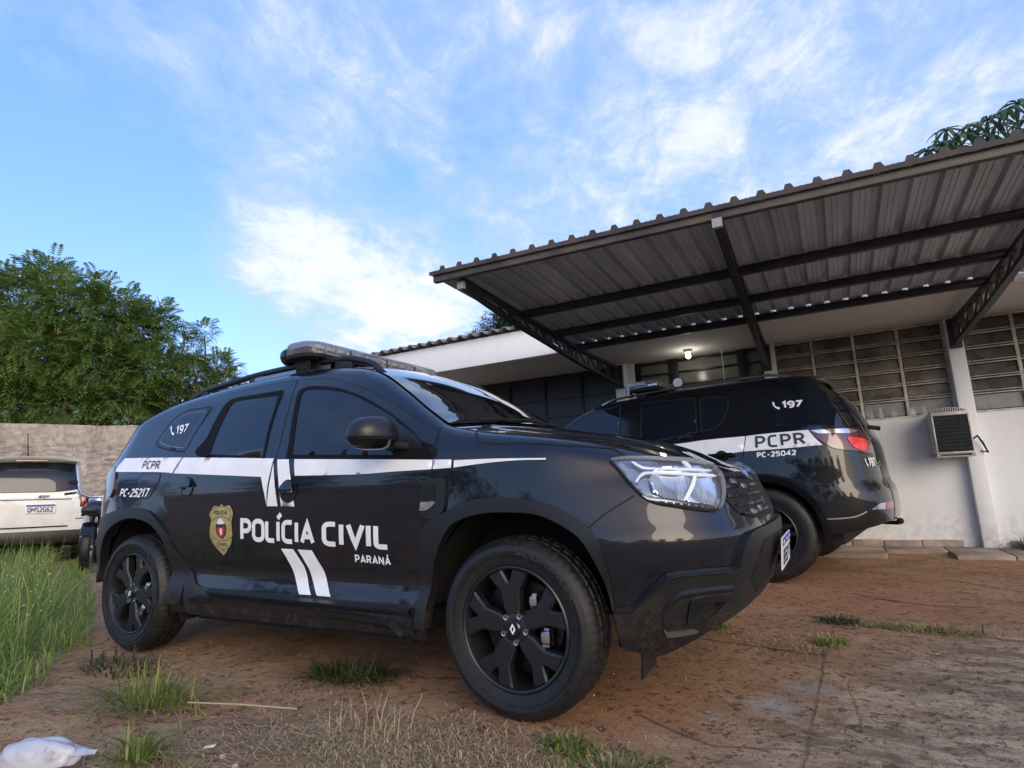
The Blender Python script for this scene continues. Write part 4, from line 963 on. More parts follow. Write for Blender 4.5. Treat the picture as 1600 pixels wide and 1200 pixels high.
    mods.build('reflector_module', 'module', lb, bevel=.002); led.build('led', 'rotor', lb, smooth=True)
    dv = MB()
    for y in (-.30, .04, .34): dv.box((-.115,y-.006,.002), (.118,y+.006,.064))
    dv.box((-.06,-.60,.004), (.06,-.565,.05)); dv.build('divider', 'plastic', lb)
    MB().box((.02,-.53,.010), (.06,-.505,.058)).build('amber_module', mat('amber_led', (.65,.40,.10), .3), lb)
    for sy in (-1, 1):
        ft = MB(); ft.box((-.075,sy*.50-.02,-.075), (.075,sy*.50+.02,-.018)); ft.box((-.055,sy*.575-.006,-.115), (.055,sy*.575+.006,-.03)); ft.sphere((.03,sy*.585,-.075), .012, 10, 6); ft.sphere((-.03,sy*.585,-.075), .012, 10, 6)
        ft.build('mounting_bracket', 'black', lb, smooth=True, angle=30)
    sp = MB().lathe([(-.02,0),(-.02,.040),(-.012,.052),(.014,.056),(.03,.048),(.034,0)], 28, axis='X').build('work_lamp', 'gloss_black', lb, smooth=True, loc=(-.20,-.52,.03))
    an = MB().tube([(-.05,B.yc,1.63), (-.30,B.yc,1.80)], [.006,.002], 6).build('antenna', 'black', root)
    MB().tube([(.99,.55,1.66), (.99,.55,1.86)], .0018, 5).build('antenna', 'black', root)
    # mud flap
    MB().add([(3.13,.17,.32),(3.13,.37,.32),(3.115,.175,.155),(3.115,.36,.165),(3.14,.17,.32),(3.14,.37,.32),(3.125,.175,.155),(3.125,.36,.165)], [(0,2,3,1),(4,5,7,6),(0,4,6,2),(1,3,7,5),(2,6,7,3),(0,1,5,4)]).build('mud_flap', 'rubber', root)
    MB().add([(.42,.04,.34),(.42,.26,.34),(.46,.05,.20),(.46,.25,.20),(.43,.04,.34),(.43,.26,.34),(.47,.05,.20),(.47,.25,.20)], [(0,2,3,1),(4,5,7,6),(0,4,6,2),(1,3,7,5),(2,6,7,3),(0,1,5,4)]).build('mud_flap', 'rubber', root)
    # wheels
    w = make_wheel(.343, .234, .215, root, 'split', ('SCORPION', 86, 62)); w.location = (2.673, .0, .335); caliper(w)
    for x, y, rz in ((0, 0, 0), (2.673, 1.76, math.pi), (0, 1.76, math.pi)):
        c = copy_tree(w, root); c.location = (x, y, .335); c.rotation_euler = (0, {0:.6}.get(x, 0) if y == 0 else .3, rz)
    return root
build_duster()
# ------------------------------------------------------------------ the second police SUV under the canopy
TB = wagon_body()
def Tp(k): return [tuple(p) for p in DATA_TB[k]]
def build_wagon():
    root = thing('police_suv', 'black police SUV with roof lamp and red tail lamp, parked under the metal canopy', 'car', (3.26,3.33,.018*3.33), (.018,0,-.14))
    root.rotation_mode = 'XYZ'
    B = TB; zb = lambda u: np.interp(u, [-5,-3.9,-3.3,.3,.7,1.0,1.4], [.42,.40,.34,.36,.42,.46,.46])
    def circ(cx, R): return [(cx+R*math.cos(a), .385+R*math.sin(a)) for a in np.linspace(-.5, math.pi+.5, 36)]
    hole = [[(c[0][0], .1)]+c+[(c[-1][0], .1)] for c in (circ(0, .44), circ(-2.845, .44))]
    body = shell(B, zb, du=.025, cut=hole).build('body', 'paint2', root, smooth=True, angle=60)
    shell(B, zb, nt=30, du=.05, cut=hole, mirror=True).build('far_side_panel', 'paint2', body, smooth=True, angle=60)
    def crown(U, Wd, q): return q*np.interp(U, [-4.5,-3.5,-2.5,-2.2,-1.8,-.5,.6,1.2], [0,.02,.035,.04,.04,.05,.04,.02])
    bulge = lambda U: np.interp(U, [-5,-4,-3,-2.4,-1.8,-1,.5,.9,1.4], [0,0,-.06,-.10,-.05,0,0,.03,0])
    MB().grid(topgrid(B, -1.75, B.umax, -1, 1, crown, 0, 60, 30, bulge)).build('roof', 'paint2', root, smooth=True, angle=0)
    MB().grid(topgrid(B, -2.5, -1.75, -1, 1, crown, -.003, 24, 24, bulge)).build('windshield_frame', 'gloss_black', root, smooth=True, angle=0)
    MB().grid(topgrid(B, -2.42, -1.77, -.95, .95, crown, .004, 30, 30, bulge)).build('windshield', 'windshield', root, smooth=True, angle=0)
    MB().grid(topgrid(B, B.umin, -2.5, -1, 1, crown, 0, 60, 30, bulge)).build('hood', 'paint2', root, smooth=True, angle=0)
    MB().box((-3.6,.14,.30), (.55,1.72,.55)).box((-2.3,.10,.30), (-.5,.2,.40)).build('underbody', 'black', root)
    for cx in (0, -2.845): wheel_well('wheel_well', cx, .385, .45, .42, root)
    # glass
    gf = [(-2.13,1.335),(-2.13,1.335),(-1.98,1.455),(-1.80,1.56),(-1.62,1.615),(-1.342,1.649),(-1.342,1.649),(-1.323,1.235),(-1.323,1.235),(-1.70,1.235),(-2.05,1.245),(-2.13,1.335)]
    dl = [(-2.20,1.32),(-2.20,1.32),(-2.0,1.475),(-1.80,1.592),(-1.55,1.645),(-1.28,1.672),(-.95,1.685),(-.549,1.668),(-.319,1.640),(-.235,1.612),(-.205,1.566),(-.212,1.493),(-.25,1.384),(-.305,1.318),(-.374,1.280),(-.612,1.238),(-.896,1.216),(-1.4,1.205),(-2.1,1.215),(-2.18,1.26)]
    d = patch(B, smooth_poly(dl, 3), .003, res=.04, flange=.003).build('window_surround', 'gloss_black', root, smooth=True, angle=40)
    for k in (gf, Tp('g_rear'), Tp('g_q')):
        g = smooth_poly(k, 3); o = patch(B, g, .006, res=.04).build('window', 'glass', root, smooth=True, angle=0); seam(B, g, .012, .0068, closed=True).build('window_seal', 'plastic', o, smooth=True)
    gb = [(.02,1.545),(.04,1.575),(.20,1.592),(.50,1.600),(.56,1.590),(.64,1.50),(.72,1.36),(.78,1.245),(.70,1.235),(.474,1.262),(.2,1.286),(.098,1.325),(.034,1.448)]
    o = patch(B, smooth_poly(gb, 3), .003, res=.03).build('rear_side_window', 'glass', root, smooth=True, angle=0); seam(B, smooth_poly(gb, 3), .008, .0035, closed=True).build('window_seal', 'gloss_black', o)
    # tail glass edge and lamps
    tg = [(.86,1.25),(.80,1.42),(.73,1.56),(1.2,1.56),(1.3,1.25)]
    patch(B, tg, .004, res=.03).build('tailgate_window', 'glass', root, smooth=True, angle=0)
    seam(B, [(.845,1.24),(.785,1.42),(.715,1.565)], .012, .006).build('tailgate_edge', 'dullmetal', root)
    la = patch(B, smooth_poly(Tp('lamp'), 3), .010, res=.02, flange=.008).build('tail_lamp', 'red_dark', root, smooth=True, angle=40)
    patch(B, smooth_poly(Tp('lamp_white'), 3), .014, res=.02, flange=.003).build('lamp_strip', 'lens', la, smooth=True, angle=40)
    patch(B, smooth_poly(Tp('lamp_red'), 3), .015, res=.02, flange=.004).build('brake_lamp', mat('bright_red_lens', (.75,.04,.03), .15, coat=1), la, smooth=True, angle=40)
    rf = patch(B, smooth_poly(Tp('reflector'), 3), .010, res=.02, flange=.006).build('bumper_reflector', 'lens', root, smooth=True, angle=40)
    patch(B, smooth_poly(Tp('refl_red'), 3), .013, res=.02, flange=.002).build('red_reflector', 'red_lens', rf, smooth=True)
    seam(B, smooth_poly([(.43,.510),(.56,.513),(.68,.526),(.766,.560)], 4, False), .010, .006).build('bumper_trim', 'silver', root, smooth=True)
    patch(B, smooth_poly(Tp('crease'), 3), .002, res=.02).build('bumper_step', 'paint2', root, smooth=True)
    sm = MB(); seam(B, smooth_poly(Tp('seam_r'), 3, False), .008, .002, sm); seam(B, smooth_poly(Tp('seam_b'), 3, False), .006, .002, sm); seam(B, [(-1.22,1.22),(-1.22,.5)], .008, .002, sm); seam(B, [(-2.15,1.25),(-2.2,.9),(-2.15,.5)], .008, .002, sm)
    sm.build('panel_gap', 'black', body)
    (u, z), = Tp('fuel'); cir = [(u+.088*math.cos(a), z+.085*math.sin(a)) for a in np.linspace(0, 2*math.pi, 30, endpoint=False)]
    f = patch(B, cir, .001, res=.03).build('fuel_door', 'paint2', root, smooth=True); seam(B, cir, .006, .002, closed=True).build('gap', 'black', f)
    out, inn = np.array([(.46*math.cos(a)*1.05, .385+.50*math.sin(a)) for a in np.linspace(math.pi+.25, -.25, 40)]), np.array([(.435*math.cos(a), .385+.435*math.sin(a)) for a in np.linspace(math.pi+.25, -.25, 40)])
    for cx in (0, -2.845): patch(B, np.concatenate([out, inn[::-1]])+[(cx, 0)], .008, res=.03, flange=.04).build('wheel_arch_trim', 'gloss_black', root, smooth=True, angle=40)
    # livery
    patch(B, smooth_poly([(-1.9,1.165),(-1.9,1.165)]+Tp('stripe_l')[1:7]+[(-.507,1.059),(-1.0,1.035),(-1.9,1.02),(-1.9,1.02)], 3), .004, res=.04).build('white_stripe', 'decal', root, smooth=True, angle=0)
    patch(B, smooth_poly(Tp('stripe_r'), 3), .004, res=.03).build('white_stripe', 'decal', root, smooth=True, angle=0)
    text_mesh('PCPR', on_body(B, Tp('q_pcpr'), .007), .17, .26).build('stripe_lettering', 'ink', root)
    text_mesh('PC-25042', on_body(B, Tp('q_pc'), .006), .22, .22).build('side_lettering', 'decal', root)
    text_mesh('197', on_body(B, Tp('q_197'), .006), .24, .18).build('window_lettering', 'decal', root)
    text_mesh('#', on_body(B, Tp('q_phone'), .006), .17, .2).build('phone_symbol', 'decal', root)
    q = [(.90,.905),(1.06,.905),(.90,.985),(1.06,.985)]
    text_mesh('197', on_body(B, [(.955,.905),(1.09,.905),(.955,.98),(1.09,.98)], .006), .22, .2, text_mesh('#', on_body(B, [(.90,.905),(.945,.905),(.90,.98),(.945,.98)], .006), .17, .2)).build('tailgate_lettering', 'decal', root)
    # handle
    h = MB(); p = B.off(np.array(-.30), np.array(1.06), .02)
    h.sphere((p[0], p[1], p[2]), (.055,.02,.045), 16, 10); h.bar((p[0]-.11,p[1]-.02,p[2]+.005), (p[0]+.10,p[1]-.025,p[2]+.005), .028, .03)
    h.build('door_handle', 'gloss_black', root, smooth=True, angle=40)
    # roof kit
    for sg in (1, -1):
        pts = []
        for u in np.linspace(-1.62, .28, 30):
            e = B.point(np.array(u), B.top(np.array(u))-1e-5); y = e[1]+.03; pts.append((u, y if sg == 1 else 2*B.yc-y, e[2]+np.interp(u, [-1.62,-1.5,.1,.28], [.004,.035,.035,.0])))
        MB().tube(pts, .013, 8).build('roof_rail', 'silver', root, smooth=True)
    lb = bpy.data.objects.new('light_bar', None); COL.objects.link(lb); lb.parent = root; lb.location = (-1.13,B.yc,1.795)
    MB().box((-.16,-.62,.0), (.16,.62,.035)).build('base', 'black', lb, bevel=.012)
    MB().box((-.155,-.615,.036), (.155,.615,.10)).build('lens', 'bar_lens', lb, bevel=.022)
    m = MB(); 
    for i in range(12): m.box((-.13,-.56+i*.098,.040), (.13,-.50+i*.098,.075))
    m.build('reflector_module', 'silver', lb, bevel=.004)
    MB().box((-.19,-.60,-.05), (-.165,-.52,.10)).box((-.165,-.60,.06), (.02,-.58,.10)).build('bracket', 'dullmetal', lb)
    MB().tube([(-.25,-.50,-.03), (-.25,-.50,.07), (-.235,-.48,.10), (-.20,-.42,.11)], .018, 8).build('siren_horn', 'dullmetal', lb, smooth=True)
    wl = bpy.data.objects.new('work_lamp', None); COL.objects.link(wl); wl.parent = root; wl.location = (-.86,.60,1.872); wl.rotation_euler = (0,0,.0)
    MB().lathe([(.045,0),(.045,.045),(.02,.058),(-.012,.060),(-.014,.052),(-.010,.050)], 28).build('housing', 'gloss_black', wl, smooth=True, angle=30)
    MB().lathe([(-.010,0),(-.010,.051)], 28).build('lamp_face', 'drl', wl)
    m = MB()
    for r, n in ((.016,5), (.036,10)):
        for k in range(n): m.sphere((r*math.cos(2*math.pi*k/n), -.012, r*math.sin(2*math.pi*k/n)), (.006,.004,.006), 8, 5)
    m.build('lamp_cells', 'dullmetal', wl, smooth=True)
    MB().box((-.035,-.005,-.085), (.035,.03,-.055)).build('lamp_foot', 'dullmetal', wl, bevel=.006)
    # mirror, spoiler, hitch
    MB().sphere((-1.98,-.10,1.26), (.075,.12,.085), 20, 12, .7).build('door_mirror', 'gloss_black', root, smooth=True)
    MB().grid(topgrid(B, .72, 1.0, -.8, .8, crown, .025, 8, 20, lambda U: 0*U+.05)).build('roof_spoiler', 'gloss_black', root, smooth=True)
    MB().tube([(.70,B.yc,.42), (.88,B.yc-.1,.42)], .018, 10).sphere((.895,B.yc-.1,.435), .028, 12, 8).build('tow_hitch', 'black', root, smooth=True)
    MB().tube([(.80,.40,1.235), (.885,.42,1.215)], .018, 8).build('rear_wiper', 'black', root, smooth=True)
    w = make_wheel(.383, .235, .26, root, 'six', None, False); w.location = (0, .0, .383)
    for x, y, rz in ((-2.845, 0, 0), (-2.845, 1.86, math.pi), (0, 1.86, math.pi)):
        c = copy_tree(w, root); c.location = (x, y, .383); c.rotation_euler = (0, .4, rz)
build_wagon()
# ------------------------------------------------------------------ the station building
M['wall'] = None
def wall_mat(name, base, stain=.5, scale=1.0):
    m = bpy.data.materials.new(name); m.use_nodes = True; k = NT(m.node_tree)
    pos = k.n('ShaderNodeNewGeometry').outputs['Position']
    a = k.noise(pos, 1.3*scale, 6, .65); b = k.noise(pos, 14*scale, 5, .6)
    st = k.n('ShaderNodeMapping', {'Vector':pos, 'Scale':(7,7,.5)}).outputs[0]; c = k.noise(st, 1.0, 5, .6)
    z = k.n('ShaderNodeSeparateXYZ', {0:pos}).outputs[2]
    dirt = k.math('MULTIPLY', k.smooth(z, .75, .10), k.smooth(b, .3, .75))
    col = k.mix(k.math('MULTIPLY', k.smooth(a, .35, .75), .30*stain), base, tuple(v*.72 for v in base))
    col = k.mix(k.math('MULTIPLY', k.smooth(c, .5, .8), .30*stain), col, tuple(v*.6 for v in (base[0], base[1]*.97, base[2]*.92)))
    col = k.mix(k.math('MULTIPLY', dirt, .45*stain), col, (.26,.15,.10))
    bp = k.n('ShaderNodeBump', {'Strength':.25, 'Distance':.01, 'Height':k.noise(pos, 55, 5, .65)})
    p = k.n('ShaderNodeBsdfPrincipled', {'Base Color':col, 'Roughness':.85, 'Normal':bp.outputs[0]})
    k.t.links.new(p.outputs[0], k.n('ShaderNodeOutputMaterial').inputs[0]); return m
M['wall'] = wall_mat('painted_plaster', (.74,.78,.82), .9)
M['fascia'] = wall_mat('fascia_plaster', (.78,.80,.82), .5)
M['soffit'] = wall_mat('soffit_plaster', (.66,.645,.62), .8)
M['gate_metal'] = mat('dark_blue_gate_sheet', (.016,.020,.030), .45, var=.25, vscale=3)
M['frame_black'] = mat('black_steel_frame', (.012,.013,.014), .4)
M['steel_beige'] = mat('weathered_window_steel', (.46,.43,.385), .55, var=.3, vscale=14)
M['pane_dark'] = mat('dusty_window_pane', (.14,.128,.112), .3, var=.5, vscale=2.5, spec=.4)
M['pane_ribbed'] = mat('ribbed_window_pane', (.085,.085,.08), .3, var=.35, vscale=5)
M['pane_frost'] = mat('frosted_window_pane', (.42,.44,.45), .3, var=.2, vscale=6, alpha=.55)
M['jar_glass'] = mat('cloudy_jar', (.5,.53,.55), .3)
M['pane_hall'] = mat('hall_window_pane', (.15,.155,.14), .22, var=.2, vscale=2, spec=.3)
M['room'] = mat('unlit_room', (.02,.018,.016), .9)
M['roof_tile'] = mat('weathered_fibre_cement', (.20,.17,.15), .9, var=.45, vscale=5, bump=.3)
M['canopy_frame'] = mat('dark_painted_steel', (.020,.020,.021), .5, var=.4, vscale=9)
M['canopy_beam'] = mat('weathered_edge_beam', (.070,.062,.052), .6, var=.4, vscale=5)
M['timber'] = mat('canopy_tip', (.30,.30,.29), .5)
def sheet_mat():
    m = bpy.data.materials.new('galvanised_roof_sheet'); m.use_nodes = True; k = NT(m.node_tree)
    pos = k.n('ShaderNodeTexCoord').outputs['Object']
    st = k.n('ShaderNodeMapping', {'Vector':pos, 'Scale':(6,.7,1)}).outputs[0]
    a = k.noise(st, 1.0, 6, .6); b = k.noise(pos, 2.2, 5, .6)
    col = k.mix(k.smooth(a, .3, .75), (.36,.395,.46), (.54,.585,.67)); col = k.mix(k.math('MULTIPLY', k.smooth(b, .5, .8), .4), col, (.27,.23,.20))
    p = k.n('ShaderNodeBsdfPrincipled', {'Base Color':col, 'Metallic':.0, 'Roughness':.42})
    k.t.links.new(p.outputs[0], k.n('ShaderNodeOutputMaterial').inputs[0]); return m
M['sheet'] = sheet_mat()
def build_station():
    root = thing('station_building', 'long low white building with louvred windows, dark gate and tiled roof', 'building', (0,6,0))
    P_ = lambda mb, name, m, **k: mb.build(name, m, root, **k)
    off = -6
    WX0, WX1, WT = -3.2, 10.5, 2.66
    # front wall split round the openings (y from 6.0 to 6.2)
    def wl(x0, x1, z0, z1, y0=0.0, y1=.2): P_(MB().box((x0, y0, z0), (x1, y1, z1)), 'wall', 'wall')
    wl(WX0,-1.95,0,WT); wl(1.20,1.43,0,WT); wl(3.20,3.28,0,WT); wl(5.10,5.24,0,WT); wl(3.28,5.10,0,1.56); wl(5.24,7.15,0,1.56); wl(7.15,WX1,0,WT); wl(-1.50,-1.33,0,WT)
    P_(MB().box((WX0,.21,0), (WX0+.2,5.79,2.65)), 'wall', 'wall'); P_(MB().box((WX1-.2,.21,0), (WX1,5.79,2.65)), 'wall', 'wall'); P_(MB().box((WX0,5.8,0), (WX1,6,2.65)), 'wall', 'wall')
    P_(MB().box((WX0+.3,.9,0), (WX1-.3,.95,2.6)), 'back_partition', 'room')
    # pillars standing proud of the wall
    for x in (-1.42, 1.24, 3.24, 5.17):
        z1 = WT-.002
        if x == -1.42: b = MB().box((x-.08,-.10,.0), (x+.08,-.001,z1))
        else: b = MB().box((x-.075,-.11,.0), (x+.075,-.001,z1))
        P_(b, 'pillar', 'wall', bevel=.012)
    # stone skirting and paving slabs
    skm = mat('stone_skirting', (.33,.27,.235), .8, var=.4, vscale=4, bump=.3); x = 1.32; rnd = random.Random(3)
    while x < 10.4:
        l = rnd.uniform(.22,.42)
        if not (5.08 < x+l/2 < 5.26) and x < 7.5: P_(MB().box((x,-.022-rnd.random()*.004,.08), (x+l-.008,-.002,.185+rnd.random()*.010)), 'skirting_stone', skm, bevel=.004)
        x += l
    # soffit, fascia, roof
    P_(MB().box((-2.5,-1.42,WT), (WX1+.3,6,WT+.06)), 'soffit', 'soffit')
    fa = MB().box((-2.62,-1.52,2.600), (1.9,-1.421,2.985)).box((1.906,-1.52,2.600), (WX1+.3,-1.421,2.985)).box((-2.62,-1.42,2.600), (-2.52,6,2.985))
    P_(fa, 'fascia', 'fascia', bevel=.006)
    xs = np.arange(-2.68, WX1+.4, .022); ys = [-1.62, -1.60, 0, 1.8, 3.6]
    rows = [[(x, y, 3.028+.027*math.cos(2*math.pi*x/.177)+.20*(y+1.6)+(0 if y > -1.61 else -.0)) for x in xs] for y in ys]
    r2 = [[(x, y, z-.011) for x, y, z in r] for r in rows]
    rf = MB().grid(np.array(rows)).grid(np.array(r2)).grid(np.array([rows[0], r2[0]]))
    P_(rf, 'roof', 'roof_tile', smooth=True, angle=40, fixn=False)
    # gate between the pillars
    g = bpy.data.objects.new('gate', None); COL.objects.link(g); g.parent = root
    MB().box((-1.33,.06,.12), (1.20,.075,2.65)).build('gate_sheet', 'gate_metal', g)
    fr = MB()
    for x in (-1.30,-.68,-.05,.58,1.17): fr.box((x-.018,.030,.12), (x+.018,.059,2.65))
    for z in (.35,.75,1.12,1.42,1.72,2.0,2.28): fr.box((-1.33,.036,z-.012), (1.20,.0595,z+.012))
    fr.box((-1.33,.02,2.60), (1.20,.0295,2.65))
    fr.build('gate_frame', 'frame_black', g, bevel=.003)
    P_(MB().box((-1.95,.10,0), (-1.5,.12,2.65)), 'doorway', 'room')
    # hall window wall with black frame
    h = bpy.data.objects.new('hall_window', None); COL.objects.link(h); h.parent = root
    fr = MB(); 
    for x0, x1 in ((1.43,1.52),(1.93,2.05),(2.84,2.96),(3.13,3.20)): fr.box((x0,.02,.12), (x1,.09,2.655))
    zs = [.3,.62,.94,1.26,1.58,1.90,2.10,2.28,2.46,2.62]
    pn = []
    for (x0, x1) in ((1.52,1.93),(2.05,2.84),(2.96,3.13)):
        for i, z in enumerate(zs):
            fr.box((x0,.03,z-.014), (x1,.08,z+.014))
            if i < len(zs)-1: pn.append((x0, x1, z+.014, zs[i+1]-.014))
    fr.build('hall_window_frame', 'frame_black', h, bevel=.003)
    for x0, x1, z0, z1 in pn: MB().add([(x0,.050,z0),(x1,.050,z0),(x1,.062,z1),(x0,.062,z1)], [(0,1,2,3)]).build('pane', 'pane_hall', h)
    # louvred windows
    for (x0, x1, nc, pm) in ((3.28,5.10,4,'pane_dark'), (5.24,7.15,4,'pane_ribbed')):
        o = bpy.data.objects.new('window', None); COL.objects.link(o); o.parent = root
        fr = MB(); fr.box((x0,.03,1.56), (x1,.10,1.59)); fr.box((x0,.03,2.63), (x1,.10,2.658)); fr.box((x0,.03,1.59), (x0+.025,.10,2.63)); fr.box((x1-.025,.03,1.59), (x1,.10,2.63))
        cw = (x1-x0)/nc; zs = [1.59,1.775]+[1.775+(2.63-1.775)*i/5 for i in range(1,6)]
        for c in range(1, nc): fr.box((x0+c*cw-.017,.022,1.591), (x0+c*cw+.017,.095,2.629))
        for c in range(nc):
            a, b = x0+c*cw+.026, x0+(c+1)*cw-.026
            for i in range(6):
                z0, z1 = zs[i], zs[i+1]; tl = .0 if i == 0 else random.uniform(.012,.030)
                if i: fr.bar((a-.008,.030,z0), (b+.008,.030,z0), .030, .012); fr.bar((a-.008,.030-tl,z0+.026), (b+.008,.030-tl,z0+.026), .012, .008)
                m = MB().add([(a,.052-tl*1.5,z0+.010),(b,.052-tl*1.5,z0+.010),(b,.055,z1-.012),(a,.055,z1-.012)], [(0,1,2,3)])
                if pm == 'pane_ribbed' and i:
                    n = 60; m = MB().grid(np.array([[(a+(b-a)*q/n, y-.004*(q%2), z) for q in range(n+1)] for y, z in ((.052-tl*1.5,z0+.01),(.055,z1-.012))]))
                m.build('pane', ('pane_frost' if i == 0 else pm), o, fixn=False)
        fr.build('window_frame', 'steel_beige', o, bevel=.002)
    # wire down the wall by the hall windows
    P_(MB().tube([(2.66,-.012,2.66), (2.66,-.012,2.0), (2.67,-.012,1.2)], .004, 6), 'cable', 'plate')
    return root
build_station()
# paving strip along the wall
ap = MB(); rnd = random.Random(5); x = 1.0
slm = mat('worn_paving_slab', (.25,.205,.175), .85, var=.4, vscale=3, bump=.3)
while x < 10.5:
    l = rnd.uniform(.42,.62)
    for y0, y1 in ((5.10,5.52),(5.53,5.975)):
        if rnd.random() < .93: ap.box((x+.006,y0+rnd.random()*.012,.0), (x+l-.006,y1,.118+rnd.random()*.008))
    x += l
tag(ap.build('pavement', slm, bevel=.006), kind='structure')
# ceiling lamp
lp = thing('ceiling_lamp', 'small lit bulb in a fitting under the soffit', 'lamp', (2.29,5.62,2.66))
MB().lathe([(-.001,0),(-.001,.055),(-.03,.055),(-.045,.035),(-.05,0)], 20, axis='Z').build('fitting', 'steel_beige', lp, smooth=True, angle=40)
MB().sphere((0,0,-.085), (.034,.034,.036), 16, 10).build('bulb', mat('lit_bulb', (1,1,1), .3, emit=((1.0,.95,.82), 8.0)), lp, smooth=True)
pd = bpy.data.lights.new('bulb_light', 'POINT'); pd.energy = 1.2; pd.color = (1,.92,.78); pd.shadow_soft_size = .05
po = bpy.data.objects.new('bulb_light', pd); COL.objects.link(po); po.parent = lp; po.location = (0,0,-.16)
# window air conditioner
ac = thing('air_conditioner', 'boxy grey window air conditioner with dark grille, sticking out of the white wall', 'air conditioner', (4.96,5.62,1.115))
am = mat('dirty_ac_casing', (.42,.43,.43), .5, var=.35, vscale=6)
MB().box((-.165,.012,.0), (.165,.40,.445)).build('casing', am, ac, bevel=.018)
MB().box((-.149,-.004,.021), (.149,.0115,.409)).build('coil_backing', 'black', ac)
cm = MB()
for i in range(50): cm.box((-.146+i*.00585,-.010,.022), (-.1440+i*.00585,-.0045,.408))
for i in range(9): cm.box((-.148,-.012,.05+i*.04), (.148,-.0105,.053+i*.04))
cm.build('coil_fins', mat('coil_fins', (.020,.030,.032), .45, var=.5, vscale=12), ac)
MB().box((-.165,-.012,.410), (.165,.011,.445)).box((-.165,-.012,.0), (.165,.011,.020)).box((-.165,-.012,.0205), (-.150,.011,.4095)).box((.150,-.012,.0205), (.165,.011,.4095)).build('frame', am, ac, bevel=.004)
MB().grid(np.array([[(-.16+.32*q/16, y, .446+.05*math.sin(math.pi*q/16)**.6) for q in range(17)] for y in (.0,.38)])).build('rounded_top', am, ac, smooth=True, angle=0, fixn=False)
MB().add([(-.16+.32*q/16, .0, .4455+.05*math.sin(math.pi*q/16)**.6) for q in range(17)]+[(.16,.0,.4452),(-.16,.0,.4452)], [tuple(range(19))]).build('top_front', am, ac)
vm = MB()
for i in range(14): zt_ = .446+.05*math.sin(math.pi*(.02+i*.0205)/.32)**.6; vm.box((-.14+i*.0205,-.004,.449), (-.133+i*.0205,.006,max(zt_-.006,.452)))
vm.build('top_vents', 'black', ac)
MB().bar((-.15,.0,-.012), (-.15,.40,-.012), .03, .022).bar((.15,.0,-.012), (.15,.40,-.012), .03, .022).bar((-.17,.02,-.03), (.17,.02,-.03), .02, .012).bar((.15,.30,-.02), (.30,.36,-.16), .015, .015).build('support_bracket', 'dullmetal', ac)
tag(MB().tube([(5.13,5.80,1.25),(5.20,5.82,1.30),(5.24,5.84,1.22),(5.27,5.85,1.12),(5.22,5.90,1.14),(5.20,5.96,1.3)], .011, 8).build('cable', 'black', smooth=True), 'black cable looping beside the air conditioner', 'cable')
# jars on the sill
for i, (x, h, r, mm, cap, lab) in enumerate(((4.02,.13,.028,'jar_glass','blue','tall bottle with blue cap behind the window pane, leftmost on the sill'),(4.16,.09,.035,'plate','jar_glass','short wide white jar behind the window, second from left'),(4.27,.12,.026,'jar_glass','plate','slim bottle behind the window, third from left'),(4.37,.125,.028,'plate','jar_glass','white bottle behind the window, fourth from left'),(4.50,.08,.03,'jar_glass','dullmetal','small squat jar just left of the window mullion'),(4.68,.095,.045,'plate','dullmetal','widest jar on the sill, right of the mullion'),(4.80,.10,.035,'jar_glass','plate','jar near the right end of the sill'))):
    t_ = thing('jar' if h < .11 else 'bottle', lab, 'jar' if h < .11 else 'bottle', (x,6.115,1.594), group='jars and bottles on the window sill')
    MB().lathe([(0,0),(0,r),(h*.65,r),(h*.8,r*.6),(h*.9,r*.55)], 18, axis='Z', close=True).build('body', mm, t_, smooth=True, angle=40)
    MB().lathe([(h*.901,0),(h*.901,r*.62),(h,r*.62),(h,0)], 16, axis='Z').build('lid', cap, t_, smooth=True, angle=40)
